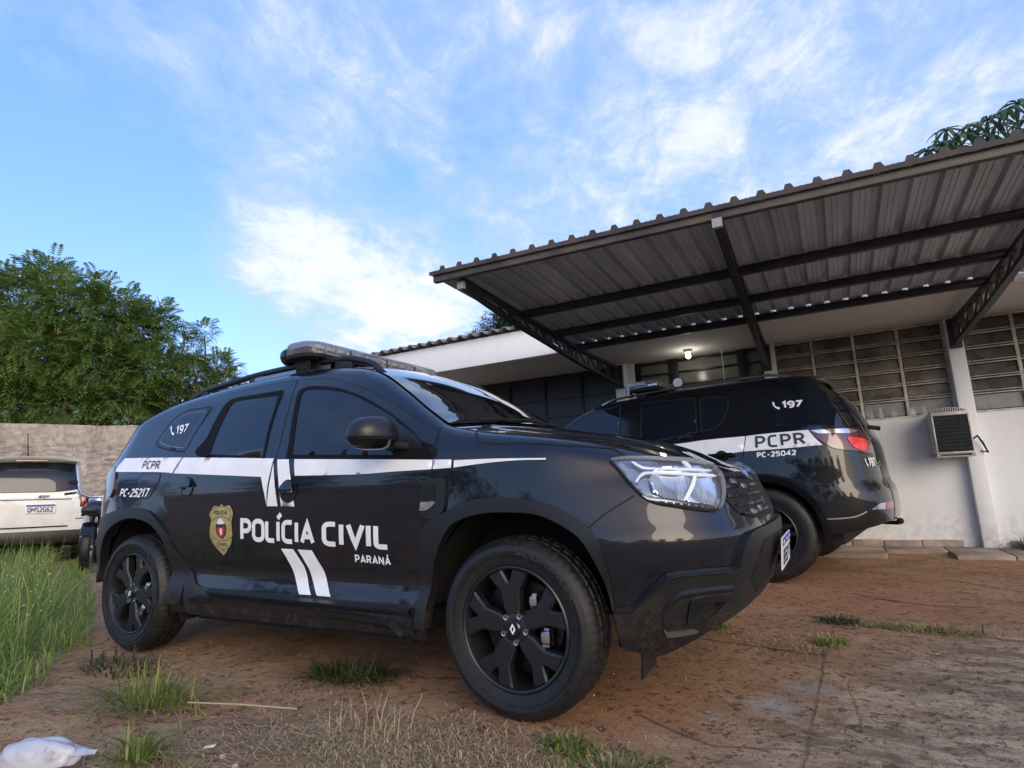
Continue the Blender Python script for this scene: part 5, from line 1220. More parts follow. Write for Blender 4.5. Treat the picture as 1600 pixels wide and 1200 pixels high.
# ------------------------------------------------------------------ the canopy
def build_canopy():
    root = thing('carport_canopy', 'cantilevered carport canopy of grey corrugated sheet on dark steel trusses', 'canopy', (0,0,0))
    zc = lambda y: 2.712-.030*(y-1.9)          # underside of the sheet
    # trapezoidal sheet
    per = .167; xs, zs = [], []
    x = .98
    while x < 5.50:
        for dx, h in ((0,0),(.036,0),(.037,.005),(.041,.005),(.042,0),(.068,0),(.069,.005),(.073,.005),(.074,0),(.104,0),(.117,.034),(.150,.034),(.1669,0)): xs.append(x+dx); zs.append(h)
        x += per
    ys = [1.78,2.3,2.9,3.5,4.1,4.465]
    fy = lambda a: 1.72+.055*(a-.98)
    rows = [[(a, (fy(a) if y == ys[0] else y), zc(y)+b+.012) for a, b in zip(xs, zs)] for y in ys]; r2 = [[(a, y, z+.004) for a, y, z in r] for r in rows]
    MB().grid(np.array(rows)).grid(np.array(r2)).grid(np.array([rows[0], r2[0]])).build('roof_sheet', 'sheet', root, fixn=False)
    # fascia cap along the front: a bent strip following the ribs
    xs2 = []; 
    for r_ in (0, 1):
        xs2.append([(a, fy(a)-.008, zc(1.78)+(-.0 if r_ == 0 else b+.034)) for a, b in zip(xs, zs)])
    MB().grid(np.array(xs2)).build('front_flashing', mat('rusty_flashing', (.050,.038,.032), .7, var=.5, vscale=5), root, fixn=False)
    x0, x1 = 1.06, 5.42
    def purlin(y, h, m, w=.05): MB().box((x0, y-w/2, zc(y)-h+.010), (x1, y+w/2, zc(y)+.010)).build('purlin', m, root, bevel=.004)
    MB().bar((1.0,1.765,zc(1.85)-.022), (5.5,2.012,zc(1.85)-.022), .05, .062).build('edge_beam', 'canopy_beam', root, bevel=.005)
    for y in (2.98, 3.76, 4.43): purlin(y, .075, 'canopy_frame')
    for xw, xf in ((1.24,1.22), (3.21,3.33), (5.17,5.32)):
        tr = bpy.data.objects.new('truss', None); COL.objects.link(tr); tr.parent = root
        X = lambda y: np.interp(y, [1.9,5.88], [xf,xw])
        top = lambda y: np.interp(y, [1.9,4.3,5.88], [zc(1.9)-.035, 2.572, 2.585])
        bot = lambda y: np.interp(y, [1.9,2.7,3.4,4.4,5.88], [zc(1.9)-.095, 2.520, 2.475, 2.405, 2.345])
        for nm, fn, cut in (('top_chord', top, (1.86,4.3,5.88)), ('bottom_chord', bot, (1.88,2.7,3.4,4.4,5.88))):
            m = MB()
            for a, b in zip(cut[:-1], cut[1:]): m.bar((X(a),a,fn(a)), (X(b),b,fn(b)), .055, .038)
            m.build(nm, 'canopy_frame', tr)
        ysn = np.linspace(2.5, 5.78, 10)
        for i, y in enumerate(ysn):
            MB().bar((X(y),y,bot(y)), (X(y),y,top(y)), .024, .034, (1,0,0)).build('web_post', 'canopy_frame', tr)
            if i < len(ysn)-1: y2 = ysn[i+1]-.03; MB().bar((X(y),y+.03,top(y)), (X(y2),y2,bot(y2)), .014, .016, (1,0,0)).build('web_brace', 'canopy_frame', tr)
        MB().box((xf-.032,1.83,zc(1.9)-.125), (xf+.032,1.865,zc(1.9)-.060)).build('end_plate', 'timber', tr)
        MB().box((xw-.055,5.84,2.29), (xw+.055,5.888,2.63)).build('wall_plate', 'canopy_frame', tr, bevel=.004)
    # daylight patches through lifted sheets near the back
    return root
build_canopy()
# ------------------------------------------------------------------ ground
def ground_mat():
    m = bpy.data.materials.new('dusty_red_concrete'); m.use_nodes = True; k = NT(m.node_tree)
    pos = k.n('ShaderNodeNewGeometry').outputs['Position']
    warp = k.n('ShaderNodeTexNoise', {'Vector':pos, 'Scale':1.7, 'Detail':5}).outputs[1]
    wp = k.vmath('ADD', pos, k.vmath('MULTIPLY', warp, (.5,.5,.5)).outputs[0]).outputs[0]
    big = k.noise(pos, .55, 6, .6); mid = k.noise(wp, 2.6, 7, .66); fine = k.noise(pos, 22, 6, .7); grit = k.noise(pos, 130, 4, .7)
    sp = k.n('ShaderNodeSeparateXYZ', {0:pos})
    peb = k.noise(pos, 48, 3, .75); pit = k.noise(pos, 17, 5, .8)
    base = k.mix(k.smooth(mid, .32, .68), (0.272,0.149,0.077), (0.453,0.289,0.162))
    red = k.smooth(k.math('ADD', k.math('MULTIPLY', big, .6), k.math('MULTIPLY', mid, .4)), .42, .60)
    base = k.mix(k.math('MULTIPLY', red, .70), base, (0.393,0.177,0.085))
    # bare grey concrete shows on the right hand slabs
    gx = k.smooth(k.math('ADD', k.math('ADD', sp.outputs[0], k.math('MULTIPLY', sp.outputs[1], -.35)), k.math('MULTIPLY', mid, 2.2)), 4.0, 5.0)
    gy = k.smooth(k.math('ADD', sp.outputs[1], k.math('MULTIPLY', mid, .5)), 2.7, 1.9)
    st = k.n('ShaderNodeMapping', {'Vector':wp, 'Scale':(1.5,2.6,1), 'Rotation':(0,0,.25)}).outputs[0]; streak = k.noise(st, 2.4, 9, .78)
    grey = k.mix(k.smooth(streak, .40, .62), (0.158,0.116,0.075), (0.554,0.425,0.273))
    base = k.mix(k.math('MULTIPLY', k.math('MULTIPLY', gx, gy), .85), base, grey)
    # tan dust with dry grass crumbs in the foreground
    tan = k.math('MULTIPLY', k.smooth(sp.outputs[1], .35, -.35), k.smooth(mid, .38, .62))
    base = k.mix(k.math('MULTIPLY', tan, .6), base, (0.490,0.335,0.180))
    base = k.mix(k.math('MULTIPLY', k.smooth(streak, .60, .75), .35), base, (0.576,0.415,0.255))
    # dark pits, crumbs and grit
    base = k.mix(k.math('MULTIPLY', k.smooth(pit, .55, .61), .80), base, (0.101,0.058,0.032))
    base = k.mix(k.math('MULTIPLY', k.smooth(peb, .57, .64), .72), base, (0.121,0.075,0.043))
    base = k.mix(k.math('MULTIPLY', k.smooth(peb, .40, .32), .40), base, (0.618,0.479,0.299))
    base = k.mix(k.smooth(grit, .35, .75, .0, .35), base, (0.148,0.089,0.051))
    # the cement patch
    def blob(x, y, r, soft):
        d = k.vmath('DISTANCE', k.vmath('ADD', wp, k.vmath('MULTIPLY', k.n('ShaderNodeTexNoise', {'Vector':pos, 'Scale':9.0, 'Detail':5}).outputs[1], (.22,.22,0)).outputs[0]).outputs[0], (x+.36, y+.36, .25)).outputs['Value']; return k.smooth(d, r, r-soft)
    pat = k.math('MAXIMUM', blob(3.50,.66,.15,.10), k.math('MAXIMUM', blob(3.33,.46,.055,.03), blob(3.62,.90,.16,.14)))
    base = k.mix(k.math('MULTIPLY', pat, .55), base, k.mix(k.smooth(fine, .4, .6), (.26,.24,.215), (.40,.385,.36)))
    # crack network of the old slab
    vo = k.n('ShaderNodeTexVoronoi', {'Vector':wp, 'Scale':.62}, feature='DISTANCE_TO_EDGE').outputs['Distance']
    cr = k.math('MULTIPLY', k.smooth(vo, .006, .0005), k.smooth(k.noise(pos, 1.1, 3), .40, .58))
    base = k.mix(k.math('MULTIPLY', cr, .25), base, (.07,.045,.035))
    h = k.math('ADD', k.math('MULTIPLY', mid, .5), k.math('ADD', k.math('MULTIPLY', fine, .35), k.math('SUBTRACT', k.math('MULTIPLY', grit, .20), k.math('MULTIPLY', k.smooth(pit, .54, .66), .35))))
    h = k.math('SUBTRACT', h, k.math('MULTIPLY', cr, .2))
    bp = k.n('ShaderNodeBump', {'Strength':.8, 'Distance':.02, 'Height':h})
    p = k.n('ShaderNodeBsdfPrincipled', {'Base Color':base, 'Roughness':k.smooth(mid, .3, .7, .95, .75), 'Specular IOR Level':.25, 'Normal':bp.outputs[0]})
    k.t.links.new(p.outputs[0], k.n('ShaderNodeOutputMaterial').inputs[0]); return m
GM = ground_mat()
xs = [-400,-60,-24,-16,-12]+list(np.arange(-10, 9.1, .25))+[14,30,400]; ys = [-400,-40,-12,-6]+list(np.arange(-3, 7.1, .25))+[12,20,60,400]
def gh(x, y):
    n = .010*math.sin(2.1*x+1.3*y)*math.sin(1.7*y-.6*x)+.006*math.sin(5.3*x)*math.sin(4.1*y+1)
    return gz(y)-.006+(n-.010)*(1 if (abs(x) < 9.5 and -2.9 < y < 6.5) else 0)
g = MB().grid(np.array([[(x, y, gh(x, y)) for x in xs] for y in ys])).build('ground', GM, smooth=True, angle=0); tag(g, kind='structure')
# joints between slabs, filled with dark earth
jm = mat('earth_in_joint', (.15,.10,.07), .95, var=.4, vscale=20)
def joint(pts, w):
    p = dens(pts, .05, False); d = np.gradient(p, axis=0); d /= np.linalg.norm(d, axis=1, keepdims=True); n = np.stack([-d[:,1], d[:,0]], 1); rnd = np.random.RandomState(int(abs(pts[0][0])*100))
    ww = w*(.5+.9*rnd.rand(len(p)))[:,None]; p = p+n*(rnd.rand(len(p))[:,None]-.5)*.007
    return np.array([[(x, y, gh(x, y)+.005) for x, y in p+n*s*ww/2] for s in (-1, 1)])
jb = MB()
for pts, w in (([(3.55,2.28),(3.74,2.15),(4.25,2.06),(4.57,1.96),(6.5,1.75)],.012), ([(3.72,2.12),(3.685,1.33),(3.66,.6),(3.63,-.3)],.006), ([(2.6,1.35),(3.1,1.45),(3.685,1.36)],.014), ([(1.3,.05),(1.9,.30),(2.3,.42)],.012), ([(3.03,.33),(3.18,.24),(3.36,.16),(3.6,.22)],.008), ([(3.03,.05),(3.1,-.1),(3.05,-.3)],.006), ([(3.86,3.0),(4.3,2.75),(4.6,2.75)],.014), ([(4.5,3.9),(5.2,3.0),(5.6,2.4)],.010), ([(.6,-.7),(1.2,-.55),(1.7,-.4)],.008)):
    jb.grid(joint(pts, w))
tag(jb.build('ground_joint', jm), kind='structure')
# ------------------------------------------------------------------ grasses
def leafmat(name, cols, rough=.55, trans=.35):
    m = bpy.data.materials.new(name); m.use_nodes = True; k = NT(m.node_tree)
    r = k.n('ShaderNodeNewGeometry').outputs['Random Per Island']; c = k.ramp(r, [(i/(len(cols)-1), c) for i, c in enumerate(cols)])
    p = k.n('ShaderNodeBsdfPrincipled', {'Base Color':c, 'Roughness':rough, 'Specular IOR Level':.3})
    t_ = k.n('ShaderNodeBsdfTranslucent', {0:c}); x = k.n('ShaderNodeMixShader', {0:trans, 1:p.outputs[0], 2:t_.outputs[0]})
    k.t.links.new(x.outputs[0], k.n('ShaderNodeOutputMaterial').inputs[0]); return m
M['grass'] = leafmat('green_grass', [(.075,.15,.024),(.16,.27,.042),(.26,.37,.065),(.11,.20,.036),(.46,.44,.20),(.20,.31,.06)])
M['weed'] = leafmat('weed_blades', [(.07,.12,.022),(.16,.22,.045),(.27,.30,.08),(.40,.34,.15)])
M['weed_dark'] = leafmat('dark_weed_blades', [(.018,.040,.016),(.035,.062,.022),(.06,.08,.03),(.16,.13,.07)])
M['straw'] = leafmat('dry_straw', [(.30,.21,.11),(.42,.32,.18),(.52,.41,.25),(.20,.145,.085)], .7, .15)
def blades(N, pos, hgt, wid, lean, seed, droop=.35, az=None):
    """N curved blades: pos (N,3); returns verts/faces of 3-segment tapering strips"""
    rnd = np.random.RandomState(seed); a = rnd.rand(N)*2*math.pi if az is None else az
    h = hgt*(.25+.95*rnd.rand(N)**1.3); w = wid*(.5+.8*rnd.rand(N)); ln = lean*(.12+1.7*rnd.rand(N)**1.4)
    d = np.stack([np.cos(a), np.sin(a), 0*a], 1); s = np.stack([-np.sin(a), np.cos(a), 0*a], 1)
    V = np.zeros((N,7,3)); 
    for i, f in enumerate((0,.4,.75)):
        c = pos+d*(h*ln*f**1.7)[:,None]; c[:,2] += h*(f-droop*ln*f*f*.6)
        ww = (w*(1,.9,.6)[i]/2)[:,None]; V[:,2*i] = c-s*ww; V[:,2*i+1] = c+s*ww
    c = pos+d*(h*ln)[:,None]; c[:,2] += h*(1-droop*ln); V[:,6] = c
    o = (np.arange(N)*7)[:,None]; F = []
    for q in ((0,1,3,2),(2,3,5,4)): F += (o+np.array(q)).tolist()
    F3 = (o+np.array((4,5,6))).tolist()
    return V.reshape(-1,3), F+F3
def mesh_obj(name, V, F, m, parent=None, smooth=False):
    me = bpy.data.meshes.new(name); me.from_pydata(V.tolist() if hasattr(V, 'tolist') else V, [], F); me.materials.append(M[m] if isinstance(m, str) else m)
    if smooth:
        for p in me.polygons: p.use_smooth = True
    o = bpy.data.objects.new(name, me); COL.objects.link(o); o.parent = parent; return o
def on_ground(x, y): return np.array([gh(a, b) for a, b in zip(x, y)])
def scatter(poly, N, seed):
    rnd = np.random.RandomState(seed); P = np.array(poly); lo, hi = P.min(0), P.max(0); out = np.zeros((0,2))
    while len(out) < N:
        q = lo+(hi-lo)*rnd.rand(N*2,2); out = np.concatenate([out, q[inside(q, poly)]])
    q = out[:N]; return np.stack([q[:,0], q[:,1], on_ground(q[:,0], q[:,1])], 1)
RG = [(-.05,-.62),(-.62,-.20),(-2.0,.50),(-3.3,1.05),(-5.2,1.75),(-7.6,2.9),(-12.5,5.0),(-13,2.5),(-9.0,.6),(-4.5,-.6),(-2.2,-1.1),(-.6,-1.15)]
p = scatter(RG, 15000, 11)
V1, F1 = blades(len(p), p, .40, .0075, .95, 12)
edge2 = [(-.4,.0),(-2.0,.80),(-3.9,1.62),(-6.3,2.8),(-6.5,2.5),(-3.6,1.15),(-1.6,.35),(-.5,-.25)]
edge = [(.45,-.72),(.10,-.42),(-.6,-.05),(-2.3,.75),(-2.6,.5),(-.9,-.4),(-.1,-.8)]
p2 = np.concatenate([scatter(edge, 1800, 13), scatter(edge2, 2600, 19)]); V2, F2 = blades(len(p2), p2, .15, .006, 1.2, 14)
seeds_p = scatter(RG[:6]+RG[8:], 260, 15); V3, F3 = blades(len(seeds_p), seeds_p, .66, .0035, .35, 16)
bl_p = scatter([(-.2,-.45),(.42,-.72),(.20,-.85),(-.6,-.6),(-1.0,-.1)], 900, 18); V4, F4 = blades(len(bl_p), bl_p, .07, .020, 1.7, 20, .7)
F4 = [tuple(i+len(V1)+len(V2)+7*len(seeds_p) for i in f) for f in F4]
F2 = [tuple(i+len(V1) for i in f) for f in F2]; F3 = [tuple(i+len(V1)+len(V2) for i in f) for f in F3]
tag(mesh_obj('tall_grass', np.concatenate([V1,V2,V3,V4]), F1+F2+F3+F4, 'grass'), kind='stuff')
# pale flower heads over the grass
fl = MB(); rnd = random.Random(4)
for q in scatter([(-.1,-.6),(-.7,-.15),(-2.4,.65),(-4,1.2),(-4,-.2),(-1.5,-.9)], 70, 17): fl.sphere((q[0],q[1],q[2]+rnd.uniform(.14,.36)), rnd.uniform(.004,.008), 6, 4)
tag(fl.build('small_flowers', mat('pale_flower', (.55,.55,.32), .6)), kind='stuff')
# straw litter lying on the ground
def straw(cx, cy, N, L, spread, seed, ang=None):
    N = int(N*1.8); L = L*1.15
    rnd = np.random.RandomState(seed); V, F = [], []
    for i in range(N):
        x, y = cx+rnd.randn()*spread[0], cy+rnd.randn()*spread[1]; a = (rnd.rand()*math.pi if ang is None else ang+rnd.randn()*.35); l = L*(.3+rnd.rand()); w = .0006+.0011*rnd.rand()
        b = rnd.randn()*.5; pts = []
        for f in (-.5,-.15,.2,.5): pts.append((x+l*f*math.cos(a+b*f), y+l*f*math.sin(a+b*f)))
        z0 = .002+.012*rnd.rand()
        for j, (px, py) in enumerate(pts):
            z = gh(px, py)+z0+(.016*rnd.rand() if j in (0,3) else 0); V += [(px-w*math.sin(a), py+w*math.cos(a), z), (px+w*math.sin(a), py-w*math.cos(a), z)]
        o = i*8; F += [(o+2*j, o+2*j+1, o+2*j+3, o+2*j+2) for j in range(3)]
    return V, F
V, F = [], []
for a in ((2.35,-.36,900,.09,(.34,.14),1), (2.25,-.45,500,.08,(.22,.10),21), (2.75,-.28,260,.07,(.2,.08),22), (1.0,-.42,200,.12,(.22,.10),23), (1.62,-.75,160,.10,(.14,.08),24), (.0,-.45,200,.22,(.5,.18),25,.4), (2.05,-.48,160,.13,(.30,.10),2,.3), (1.05,-.45,70,.18,(.35,.12),3,.5), (.35,-.55,90,.30,(.45,.10),4,.4), (-.2,-.05,60,.25,(.6,.15),5,.45), (1.75,-.62,60,.14,(.25,.08),6,.5), (2.9,-.10,140,.08,(.25,.08),7), (3.55,1.55,80,.08,(.06,.22),8), (4.0,2.08,130,.08,(.40,.05),9), (1.2,.15,60,.16,(.5,.12),10,.3), (3.45,1.45,60,.08,(.12,.05),12)):
    v, f = straw(*a); o = len(V); V += v; F += [tuple(i+o for i in q) for q in f]
tag(mesh_obj('dry_straw', V, F, 'straw'), kind='stuff')
# crumbs of soil and grit, and bits of dead leaf, loose on the slab
rnd = np.random.RandomState(77); cr_p = np.concatenate([scatter([(-1.5,-1.2),(4.6,-1.3),(6.2,3.6),(3.2,3.2),(2.8,.9),(-.5,.3)], 5200, 71), scatter([(.3,-1.0),(3.4,-.9),(3.5,.0),(.6,.0)], 3400, 72)])
V, F = [], []
for q in cr_p:
    r = .0018+.0042*rnd.rand()**3; o = len(V); j = 1+.5*rnd.randn(6)*.6
    V += [(q[0]+r*j[0],q[1],q[2]+r*.5),(q[0],q[1]+r*j[1],q[2]+r*.5),(q[0]-r*j[2],q[1],q[2]+r*.5),(q[0],q[1]-r*j[3],q[2]+r*.5),(q[0],q[1],q[2]+r*1.3*abs(j[4])),(q[0],q[1],q[2]-r)]
    F += [(o+a,o+b,o+4) for a,b in ((0,1),(1,2),(2,3),(3,0))]
tag(mesh_obj('soil_crumbs', V, F, leafmat('soil_crumb', [(.10,.055,.035),(.22,.13,.085),(.36,.26,.20),(.16,.085,.05),(.45,.38,.32)], .9, 0)), kind='stuff')
V, F = [], []
for q in scatter([(-1.0,-1.0),(4.2,-1.0),(4.6,2.3),(2.9,2.4),(2.7,.6),(-.3,.3)], 260, 73):
    a = rnd.rand()*6.28; l = .008+.020*rnd.rand(); w = l*.35; c, s_ = math.cos(a), math.sin(a); z = q[2]+.004; o = len(V)
    for u_, v_, h_ in ((-l,0,.004*rnd.rand()),(0,-w,.006),(0,w,.002),(l,0,.010*rnd.rand())): V.append((q[0]+u_*c-v_*s_, q[1]+u_*s_+v_*c, z+h_))
    F += [(o,o+1,o+2),(o+1,o+3,o+2)]
tag(mesh_obj('leaf_litter', V, F, leafmat('dead_leaf', [(.12,.07,.035),(.26,.17,.09),(.36,.27,.15),(.08,.05,.03)], .8, .1)), kind='stuff')
# weeds: each tuft a thing
def tuft(name, label, x, y, N, h, r, m, seed, lean=.9, group=None, cat='weed', sx=1.0, rotz=0):
    rnd = np.random.RandomState(seed); a = rnd.rand(N)*2*math.pi; q = r*rnd.rand(N)**.6
    ox, oy = q*np.cos(a)*sx, q*np.sin(a); c, s = math.cos(rotz), math.sin(rotz); X, Y = ox*c-oy*s, ox*s+oy*c
    p = np.stack([X, Y, on_ground(X+x, Y+y)-gh(x, y)], 1)
    az = np.arctan2(Y, X)+rnd.randn(N)*.7
    V, F = blades(N, p, h, (.0085 if m != 'straw' else .004), lean, seed+1, .6, az)
    o = mesh_obj(name, V, F, m); o.location = (x, y, gh(x, y)); tag(o, label, cat, group)
tuft('grass_tuft', 'bright green grass tuft on the dirt below the gold badge of the nearest car', 1.06, -.43, 230, .20, .11, 'weed', 21, 1.5, sx=1.8, rotz=.3)
tuft('grass_tuft', 'small yellowish grass tuft nearest the white plastic bag', 1.60, -.78, 110, .15, .05, 'weed', 23, 1.2, sx=1.6)
tuft('grass_tuft', 'low dark green weed patch on the ground beneath the doors of the nearest car', 1.66, .20, 420, .09, .12, 'weed_dark', 25, 1.5, sx=1.9, rotz=.2)
tuft('grass_tuft', 'green tuft touching the bottom of the nearest front tyre', 2.92, -.09, 190, .055, .06, 'weed', 27, 1.1, sx=1.4)
tuft('grass_tuft', 'flat dark weed mat below the nearest front tyre, at the bottom edge', 3.10, -.16, 210, .05, .12, 'weed', 29, 1.3, sx=1.7, rotz=.5)
tuft('grass_tuft', 'dark green tuft in the slab joint nearest the other car', 3.74, 2.14, 170, .07, .07, 'weed_dark', 31, 1.3, sx=1.5)
tuft('grass_tuft', 'long low strip of greenish weeds along the slab joint on the right', 4.15, 2.07, 220, .06, .08, 'weed', 33, 1.3, sx=3.6, rotz=-.12)
tuft('grass_tuft', 'small tuft at the corner of the slab joints right of the front bumper', 3.70, 1.58, 130, .06, .07, 'weed', 35, 1.3)
tuft('grass_tuft', 'small clump under the front bumper number plate', 3.10, 1.72, 110, .07, .06, 'weed', 37, 1.1)
tuft('grass_tuft', 'dry yellow seeding grass in the straw at the bottom of the picture', 2.22, -.30, 80, .15, .12, 'straw', 39, 1.1, sx=1.6)
tuft('weed_bush', 'dark little bush at the foot of the white wall by the right edge', 5.46, 5.80, 240, .20, .12, 'weed_dark', 41, 1.0, cat='plant')
tuft('grass_tuft', 'thin weeds growing just behind the nearest rear tyre', .30, -.18, 160, .10, .14, 'weed_dark', 43, 1.1, sx=2.0)
# litter
def crumple(name, label, cat, loc, r, m, seed, sq=(1,.6,.45), amp=.05):
    rnd = random.Random(seed); bm = bmesh.new(); bmesh.ops.create_icosphere(bm, subdivisions=4, radius=1)
    ks = [(Vector((rnd.gauss(0,1), rnd.gauss(0,1), rnd.gauss(0,1))).normalized(), rnd.uniform(2,9), rnd.uniform(0,6)) for _ in range(16)]
    for v in bm.verts:
        n = v.co.normalized(); d = 1+sum(amp*abs(math.sin(k[1]*n.dot(k[0])+k[2])) for k in ks)-.3
        v.co = Vector((n.x*sq[0]*d*r, n.y*sq[1]*d*r, max(n.z, -.35)*sq[2]*d*r))
    me = bpy.data.meshes.new(name); bm.to_mesh(me); bm.free(); me.materials.append(m)
    for p in me.polygons: p.use_smooth = True
    o = bpy.data.objects.new(name, me); COL.objects.link(o); o.location = loc; o.rotation_euler = (0,0,.5); tag(o, label, cat); return o
bagm = bpy.data.materials.new('thin_white_plastic'); bagm.use_nodes = True; k = NT(bagm.node_tree)
pos = k.n('ShaderNodeTexCoord').outputs['Object']; nz = k.noise(pos, 18, 4, .6)
bc = k.mix(k.smooth(nz, .55, .72), (.72,.74,.78), (.55,.38,.40))
b1 = k.n('ShaderNodeBsdfPrincipled', {'Base Color':bc, 'Roughness':.28, 'Coat Weight':.3}); b2 = k.n('ShaderNodeBsdfTranslucent', {0:bc}); b3 = k.n('ShaderNodeBsdfTransparent')
x1 = k.n('ShaderNodeMixShader', {0:.35, 1:b1.outputs[0], 2:b2.outputs[0]}); x2 = k.n('ShaderNodeMixShader', {0:.12, 1:x1.outputs[0], 2:b3.outputs[0]})
k.t.links.new(x2.outputs[0], k.n('ShaderNodeOutputMaterial').inputs[0])
bg_ = crumple('plastic_bag', 'crumpled white plastic bag lying on the dirt in the bottom left corner', 'bag', (1.375,-.985,.03), .105, bagm, 3, (1.25,.55,.55), .032)
hm = MB().grid(np.array([[(.10+.05*i, (.028-.006*i)*j, .02-.005*i+.008*math.sin(j*2+i)) for j in (-1,-.5,0,.5,1)] for i in range(3)])); hm.build('bag_handle', bagm, bg_, smooth=True)
tag(MB().add([(-.022,-.008,0),(.022,-.006,.004),(.023,.009,.010),(-.020,.008,.003)], [(0,1,2,3)]).build('paper_scrap', 'plate', loc=(1.745,-.615,gh(1.74,-.61)+.006), rot=(0,0,.4)), 'small white paper scrap on the dirt near the bottom left', 'litter')
tag(crumple('pebble', 'upper of the two pale pebbles below the paper scrap', 'stone', (1.872,-.649,gh(1.87,-.65)+.004), .009, mat('pale_stone', (.42,.36,.31), .8), 5, (1,.9,.8)), group='pale pebbles on the dirt')
tag(crumple('pebble', 'lower of the two pale pebbles below the paper scrap', 'stone', (1.987,-.684,gh(1.98,-.68)+.004), .009, bpy.data.materials['pale_stone'], 6, (1,.8,.8)), group='pale pebbles on the dirt')
tag(MB().tube([(1.30,-.42,.02),(1.55,-.35,.024),(1.80,-.27,.016)], .0035, 6).build('dry_stalk', 'straw', smooth=True), 'single long straw-coloured stalk lying right of the bright tuft', 'stalk')
# ------------------------------------------------------------------ boundary wall on the left
def rough_wall_mat():
    m = bpy.data.materials.new('rough_rendered_wall'); m.use_nodes = True; k = NT(m.node_tree)
    pos = k.n('ShaderNodeTexCoord').outputs['Object']
    st = k.n('ShaderNodeMapping', {'Vector':pos, 'Scale':(1.3,1,4.5)}).outputs[0]
    a = k.noise(st, 2.6, 9, .78, .3); b = k.noise(pos, 1.1, 6, .65); c = k.noise(pos, 7, 6, .7)
    z = k.n('ShaderNodeSeparateXYZ', {0:pos}).outputs[2]; cap = k.smooth(z, 2.42, 2.50)
    col = k.mix(k.smooth(a, .36, .62), (.16,.142,.122), (.46,.41,.355)); col = k.mix(k.smooth(b, .46, .60), col, k.mix(k.smooth(c, .4, .6), (.20,.17,.15), (.52,.48,.43)))
    col = k.mix(k.math('MULTIPLY', cap, .75), col, k.mix(k.smooth(c, .35, .65), (.30,.25,.21), (.46,.41,.35)))
    vs_ = k.noise(k.n('ShaderNodeMapping', {'Vector':pos, 'Scale':(2.4,1,.35)}).outputs[0], 1.0, 6, .65)
    col = k.mix(k.math('MULTIPLY', k.smooth(vs_, .50, .68), .6), col, (.11,.10,.09))
    bp = k.n('ShaderNodeBump', {'Strength':.9, 'Distance':.05, 'Height':k.math('ADD', a, k.math('MULTIPLY', c, .4))})
    p = k.n('ShaderNodeBsdfPrincipled', {'Base Color':col, 'Roughness':.95, 'Normal':bp.outputs[0]})
    k.t.links.new(p.outputs[0], k.n('ShaderNodeOutputMaterial').inputs[0]); return m
A, Bp = Vector((-17.0,.35,0)), Vector((-8.6,10.3,0)); ang = math.atan2((Bp-A).y, (Bp-A).x); Lw = (Bp-A).length
wm = MB(); n = 160; rnd = np.random.RandomState(8)
top = 3.02-.012*np.arange(n+1)/n*Lw+np.convolve(rnd.randn(n+9), np.ones(9)/9, 'valid')*.03
for i in range(n):
    x0, x1 = Lw*i/n, Lw*(i+1)/n; wm.add([(x0,0,-.2),(x1,0,-.2),(x1,0,top[i+1]),(x0,0,top[i]),(x0,.22,-.2),(x1,.22,-.2),(x1,.22,top[i+1]),(x0,.22,top[i])], [(0,1,2,3),(3,2,6,7),(5,4,7,6)])
o = wm.build('boundary_wall', rough_wall_mat(), loc=A, rot=(0,0,ang)); tag(o, 'rough grey brown rendered boundary wall below the trees on the left', 'wall')
